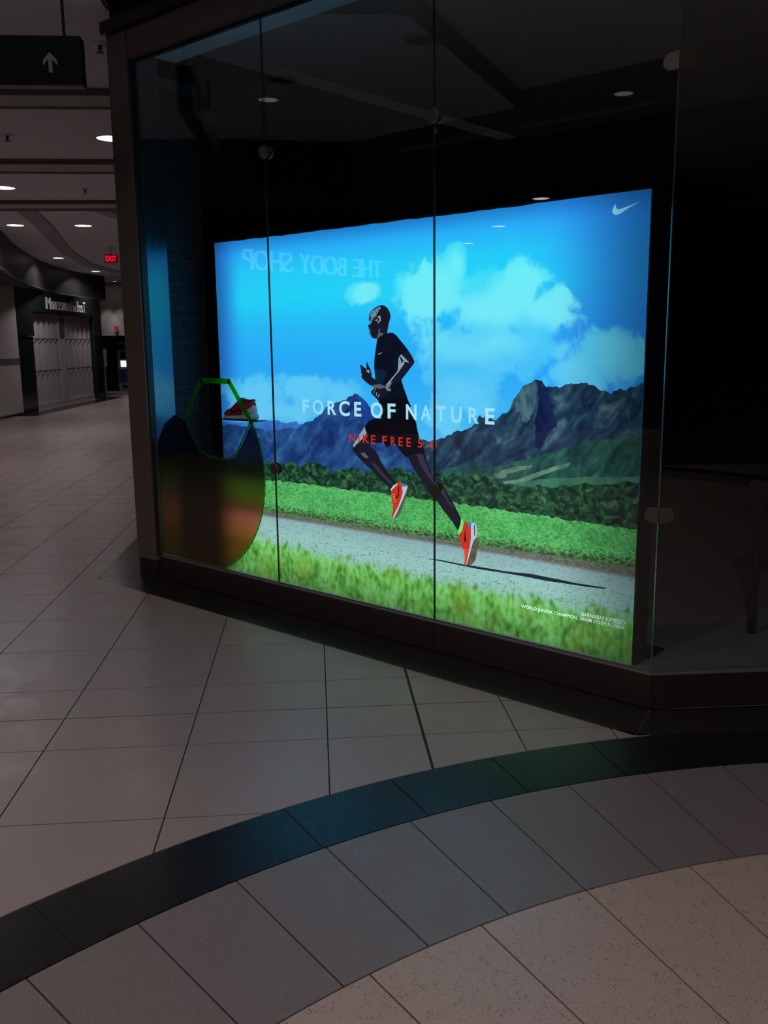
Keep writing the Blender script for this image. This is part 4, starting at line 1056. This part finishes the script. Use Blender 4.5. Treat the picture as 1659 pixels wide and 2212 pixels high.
gt_ = tag(empty('folding_gate', (0, 0, 0)), 'closed grey folding security gate in the dark shop front', 'gate')
gt_.location = (SO.x, SO.y, 0); gt_.rotation_euler = (0, 0, math.atan2(ST.y, ST.x))
n_p = 11
for leaf, (x0, x1) in enumerate(((1.70, 3.82), (4.32, 6.68))):
    w = (x1 - x0) / n_p
    for i in range(n_p):
        xa, xb = x0 + i * w, x0 + (i + 1) * w
        ya, yb = (0.10, 0.145) if i % 2 else (0.145, 0.10)
        pl = MB().prism([(xa + 0.01, ya), (xb - 0.01, yb), (xb - 0.01, yb + 0.02), (xa + 0.01, ya + 0.02)], 0.16, 2.36).build('gate_panel', M['gate'], gt_)
    for z in (0.98, 1.80):
        box('gate_rail', x0, x1, 0.094, 0.0995, z - 0.014, z + 0.014, M['gate_rail'], gt_)
    box('bottom_rail', x0, x1, 0.07, 0.24, 0.0, 0.15, M['gate'], gt_)
    box('top_rail', x0, x1, 0.07, 0.24, 2.37, 2.46, M['gate'], gt_)
box('lock_stile', 3.83, 4.06, 0.08, 0.22, 0.0, 2.46, M['gate'], gt_)
box('lock_stile', 4.08, 4.31, 0.08, 0.22, 0.0, 2.46, M['gate'], gt_)
box('lock_plate', 3.90, 4.24, 0.06, 0.08, 1.86, 2.36, M['gate_rail'], gt_)

pil = shop('white_pillar', 'pale pillar with a lavender stripe left of the shuttered shop', 'pillar')
box('shaft', -2.6, 0.5, -0.06, 0.5, 0.06, 3.05, M['white_wall'], pil)
box('stripe', -2.61, 0.51, -0.068, -0.06, 1.21, 1.34, M['lavender'], pil)
box('pillar_base', -2.6, 0.5, -0.075, 0.5, 0.0, 0.06, M['border'], pil)

bk = MB()
BP = [(-5.42, -3.98), (-6.56, -2.74), (-9.2, -0.1), (-12.0, 2.5), (-13.8, 3.8), (-15.45, 5.0), (-17.2, 6.1), (-18.85, 7.25), (-20.8, 8.75), (-22.4, 10.2), (-23.4, 11.4), (-24.1, 12.6)]
L_, R_ = ribbon(BP, 0.10)
for i in range(len(BP) - 1):
    bk.prism([L_[i], L_[i + 1], R_[i + 1], R_[i]], 3.06, 3.76)
bko = tag(bk.build('wall_corridor_bulkhead', M['bulkhead']), 'dark glossy curved bulkhead above the far shop front', kind='structure')
mb = MB(); ribbon_mesh(mb, BP[3:], 0.14, 3.02, 3.06); mb.build('pale_trim', M['trim'], bko)
mb = MB()
back = [(p[0] - 0.9, p[1] - 2.2) for p in BP[2:]]
for i in range(2, len(BP) - 1):
    a_, b_ = Vector(BP[i]), Vector(BP[i + 1])
    off = Vector((-2.0, -1.9))
    mb.prism([tuple(a_), tuple(b_), tuple(b_ + off), tuple(a_ + off)], 3.01, 3.03)
mb.build('bulkhead_soffit', M['ceil_dark'], bko)

# end of the corridor
s_end = 29.0
tag(prism('wall_end_upper', [ab(-9.6, s_end), ab(-2.8, s_end), ab(-2.8, s_end + 0.2), ab(-9.6, s_end + 0.2)], 1.95, 3.8, M['white_wall']), 'pale wall above the dark passage at the corridor end', kind='structure')
tag(prism('wall_end', [ab(-9.6, s_end + 1.2), ab(-2.8, s_end + 1.2), ab(-2.8, s_end + 1.4), ab(-9.6, s_end + 1.4)], 0.0, 1.95, M['dark_wall']), 'dark wall at the very end of the corridor', kind='structure')
tag(prism('wall_corridor_left', [ab(-9.2, 20.9), ab(-9.2, 30.2), ab(-9.5, 30.2), ab(-9.5, 20.9)], 0.0, 3.75, M['brown_wall']), 'dark corridor wall beyond the shuttered shop', kind='structure')
nb = tag(empty('notice_board', (*ab(-8.95, s_end - 0.4), 0.0), math.radians(45)), 'narrow white notice on a stand beside the dark passage', 'notice')
box('notice', -0.02, 0.16, 0.0, 0.03, 0.9, 1.5, M['sign_white'], nb)
box('upright', 0.05, 0.09, 0.03, 0.06, 0.0, 1.4, M['sign_white'], nb)
ki = tag(empty('vending_kiosk', (*ab(-8.36, s_end + 0.35), 0), math.radians(45)), 'kiosk with a bright screen at the corridor end', 'kiosk')
bevel(box('cabinet', -0.22, 0.9, 0.0, 0.5, 0.0, 1.72, M['kiosk'], ki), 0.01)
box('header_panel', -0.2, 0.88, -0.02, 0.0, 1.45, 1.66, M['sign_black'], ki)
box('display', -0.12, 0.6, -0.02, 0.0, 0.86, 1.08, M['screen'], ki)
box('upper_panel', -0.12, 0.6, -0.015, 0.0, 1.14, 1.4, M['black_metal'], ki)
box('lower_panel', -0.2, 0.88, -0.02, 0.0, 0.34, 0.78, M['kiosk_blue'], ki)
box('slot', -0.1, 0.5, -0.02, 0.0, 0.12, 0.22, M['black_metal'], ki)

def exit_sign(name, loc, w, h, label, hang):
    e = tag(empty(name, loc, math.radians(45)), label, 'exit sign')
    bevel(box('housing', -w / 2, w / 2, -0.03, 0.03, 0, h, M['sign_black'], e), 0.004)
    box('face', -w / 2 + 0.008, w / 2 - 0.008, -0.034, -0.03, 0.01, h - 0.01, M['exit_face'], e)
    mb_ = MB()
    put_text(mb_, 'EXIT', -w / 2 + 0.03, w / 2 - 0.02, h * 0.16, h * 0.84, -0.036, 0, 0.03)
    mb_.build('exit_letters', M['exit_red'], e)
    if hang: box('hanger', -0.015, 0.015, -0.01, 0.01, h, hang - loc[2], M['ceil_strip'], e)
exit_sign('exit_sign', (-16.38, 7.96, 3.40), 0.28, 0.18, 'red EXIT sign hanging from the ceiling beside the bronze post', ZC)
exit_sign('exit_sign', (*ab(-8.46, s_end - 0.05), 2.06), 0.10, 0.20, 'small red sign on the pale end wall above the passage', 0)

def washer(a, s, label):
    d = downlight(*ab(a, s), ZC, label, power=0.0, r=0.07)
    sp_ = bpy.data.lights.new('lamp_light', 'SPOT')
    sp_.energy = 26; sp_.spot_size = math.radians(46); sp_.spot_blend = 0.6; sp_.color = LAMP_COLOUR; sp_.shadow_soft_size = 0.05
    so_ = bpy.data.objects.new('lamp_light', sp_); so_.location = (0, 0, -0.05); so_.rotation_euler = (math.radians(14), 0, math.radians(45))
    link(so_, d)
washer(-8.72, s_end - 0.62, 'tiny spot washing the pale end wall, left one')
washer(-8.30, s_end - 0.62, 'tiny spot washing the pale end wall, right one')

# ------------------------------------------------------------------ shop opposite, seen mirrored in the window
op = tag(empty('wall_opposite', (-9.6, -5.0, 0), math.radians(0)), kind='structure')
box('fascia', -0.3, 0.0, -6.0, 1.2, 0.0, 3.9, M['dark_wall'], op)
op['label'] = 'dark shop front opposite the window'
ls = tag(empty('lit_shop_sign', (-9.52, -7.5, 2.76), math.radians(90)), 'pale green lit sign lettering mirrored in the poster sky', 'sign')
lets = 'THE BODY SHOP'
wid = [0.24, 0.27, 0.22, 0.13, 0.22, 0.33, 0.28, 0.25, 0.13, 0.2, 0.27, 0.33, 0.22]
x, kx = -1.62, 3.26 / (sum(wid) + 0.03 * 12)
for c, w in zip(lets, wid):
    if c != ' ':
        mb = MB()
        put_text(mb, c, x, x + w * kx, 0.0, 0.31, 0.0, 0, -0.004, 0.04)
        mb.build('sign_letter', M['sign_glow'], ls)
    x += (w + 0.03) * kx
box('mounting_rail', -1.7, 1.7, 0.04, 0.09, 0.12, 0.18, M['black_metal'], ls)

tag(box('wall_rear', -24, 14, -16.2, -16, 0, 4.0, M['dark_wall']), 'dark wall far behind the viewer', kind='structure')
tag(box('wall_right', 13.8, 14, -16, 16, 0, 4.0, M['dark_wall']), 'dark wall far to the right', kind='structure')
lf = tag(empty('light_strip', (-3.759, -5.980, 1.750), math.radians(45)), 'small twin upright light strip mirrored in the poster cloud at right', 'light strip')
for x in (-0.035, 0.02):
    box('tube', x, x + 0.016, -0.02, 0.0, -0.10, 0.10, M['lens_dim'], lf)
box('backplate', -0.06, 0.06, 0.0, 0.02, -0.13, 0.13, M['black_metal'], lf)
box('wall_pole', -0.02, 0.02, 0.02, 0.06, -1.72, 0.13, M['black_metal'], lf)
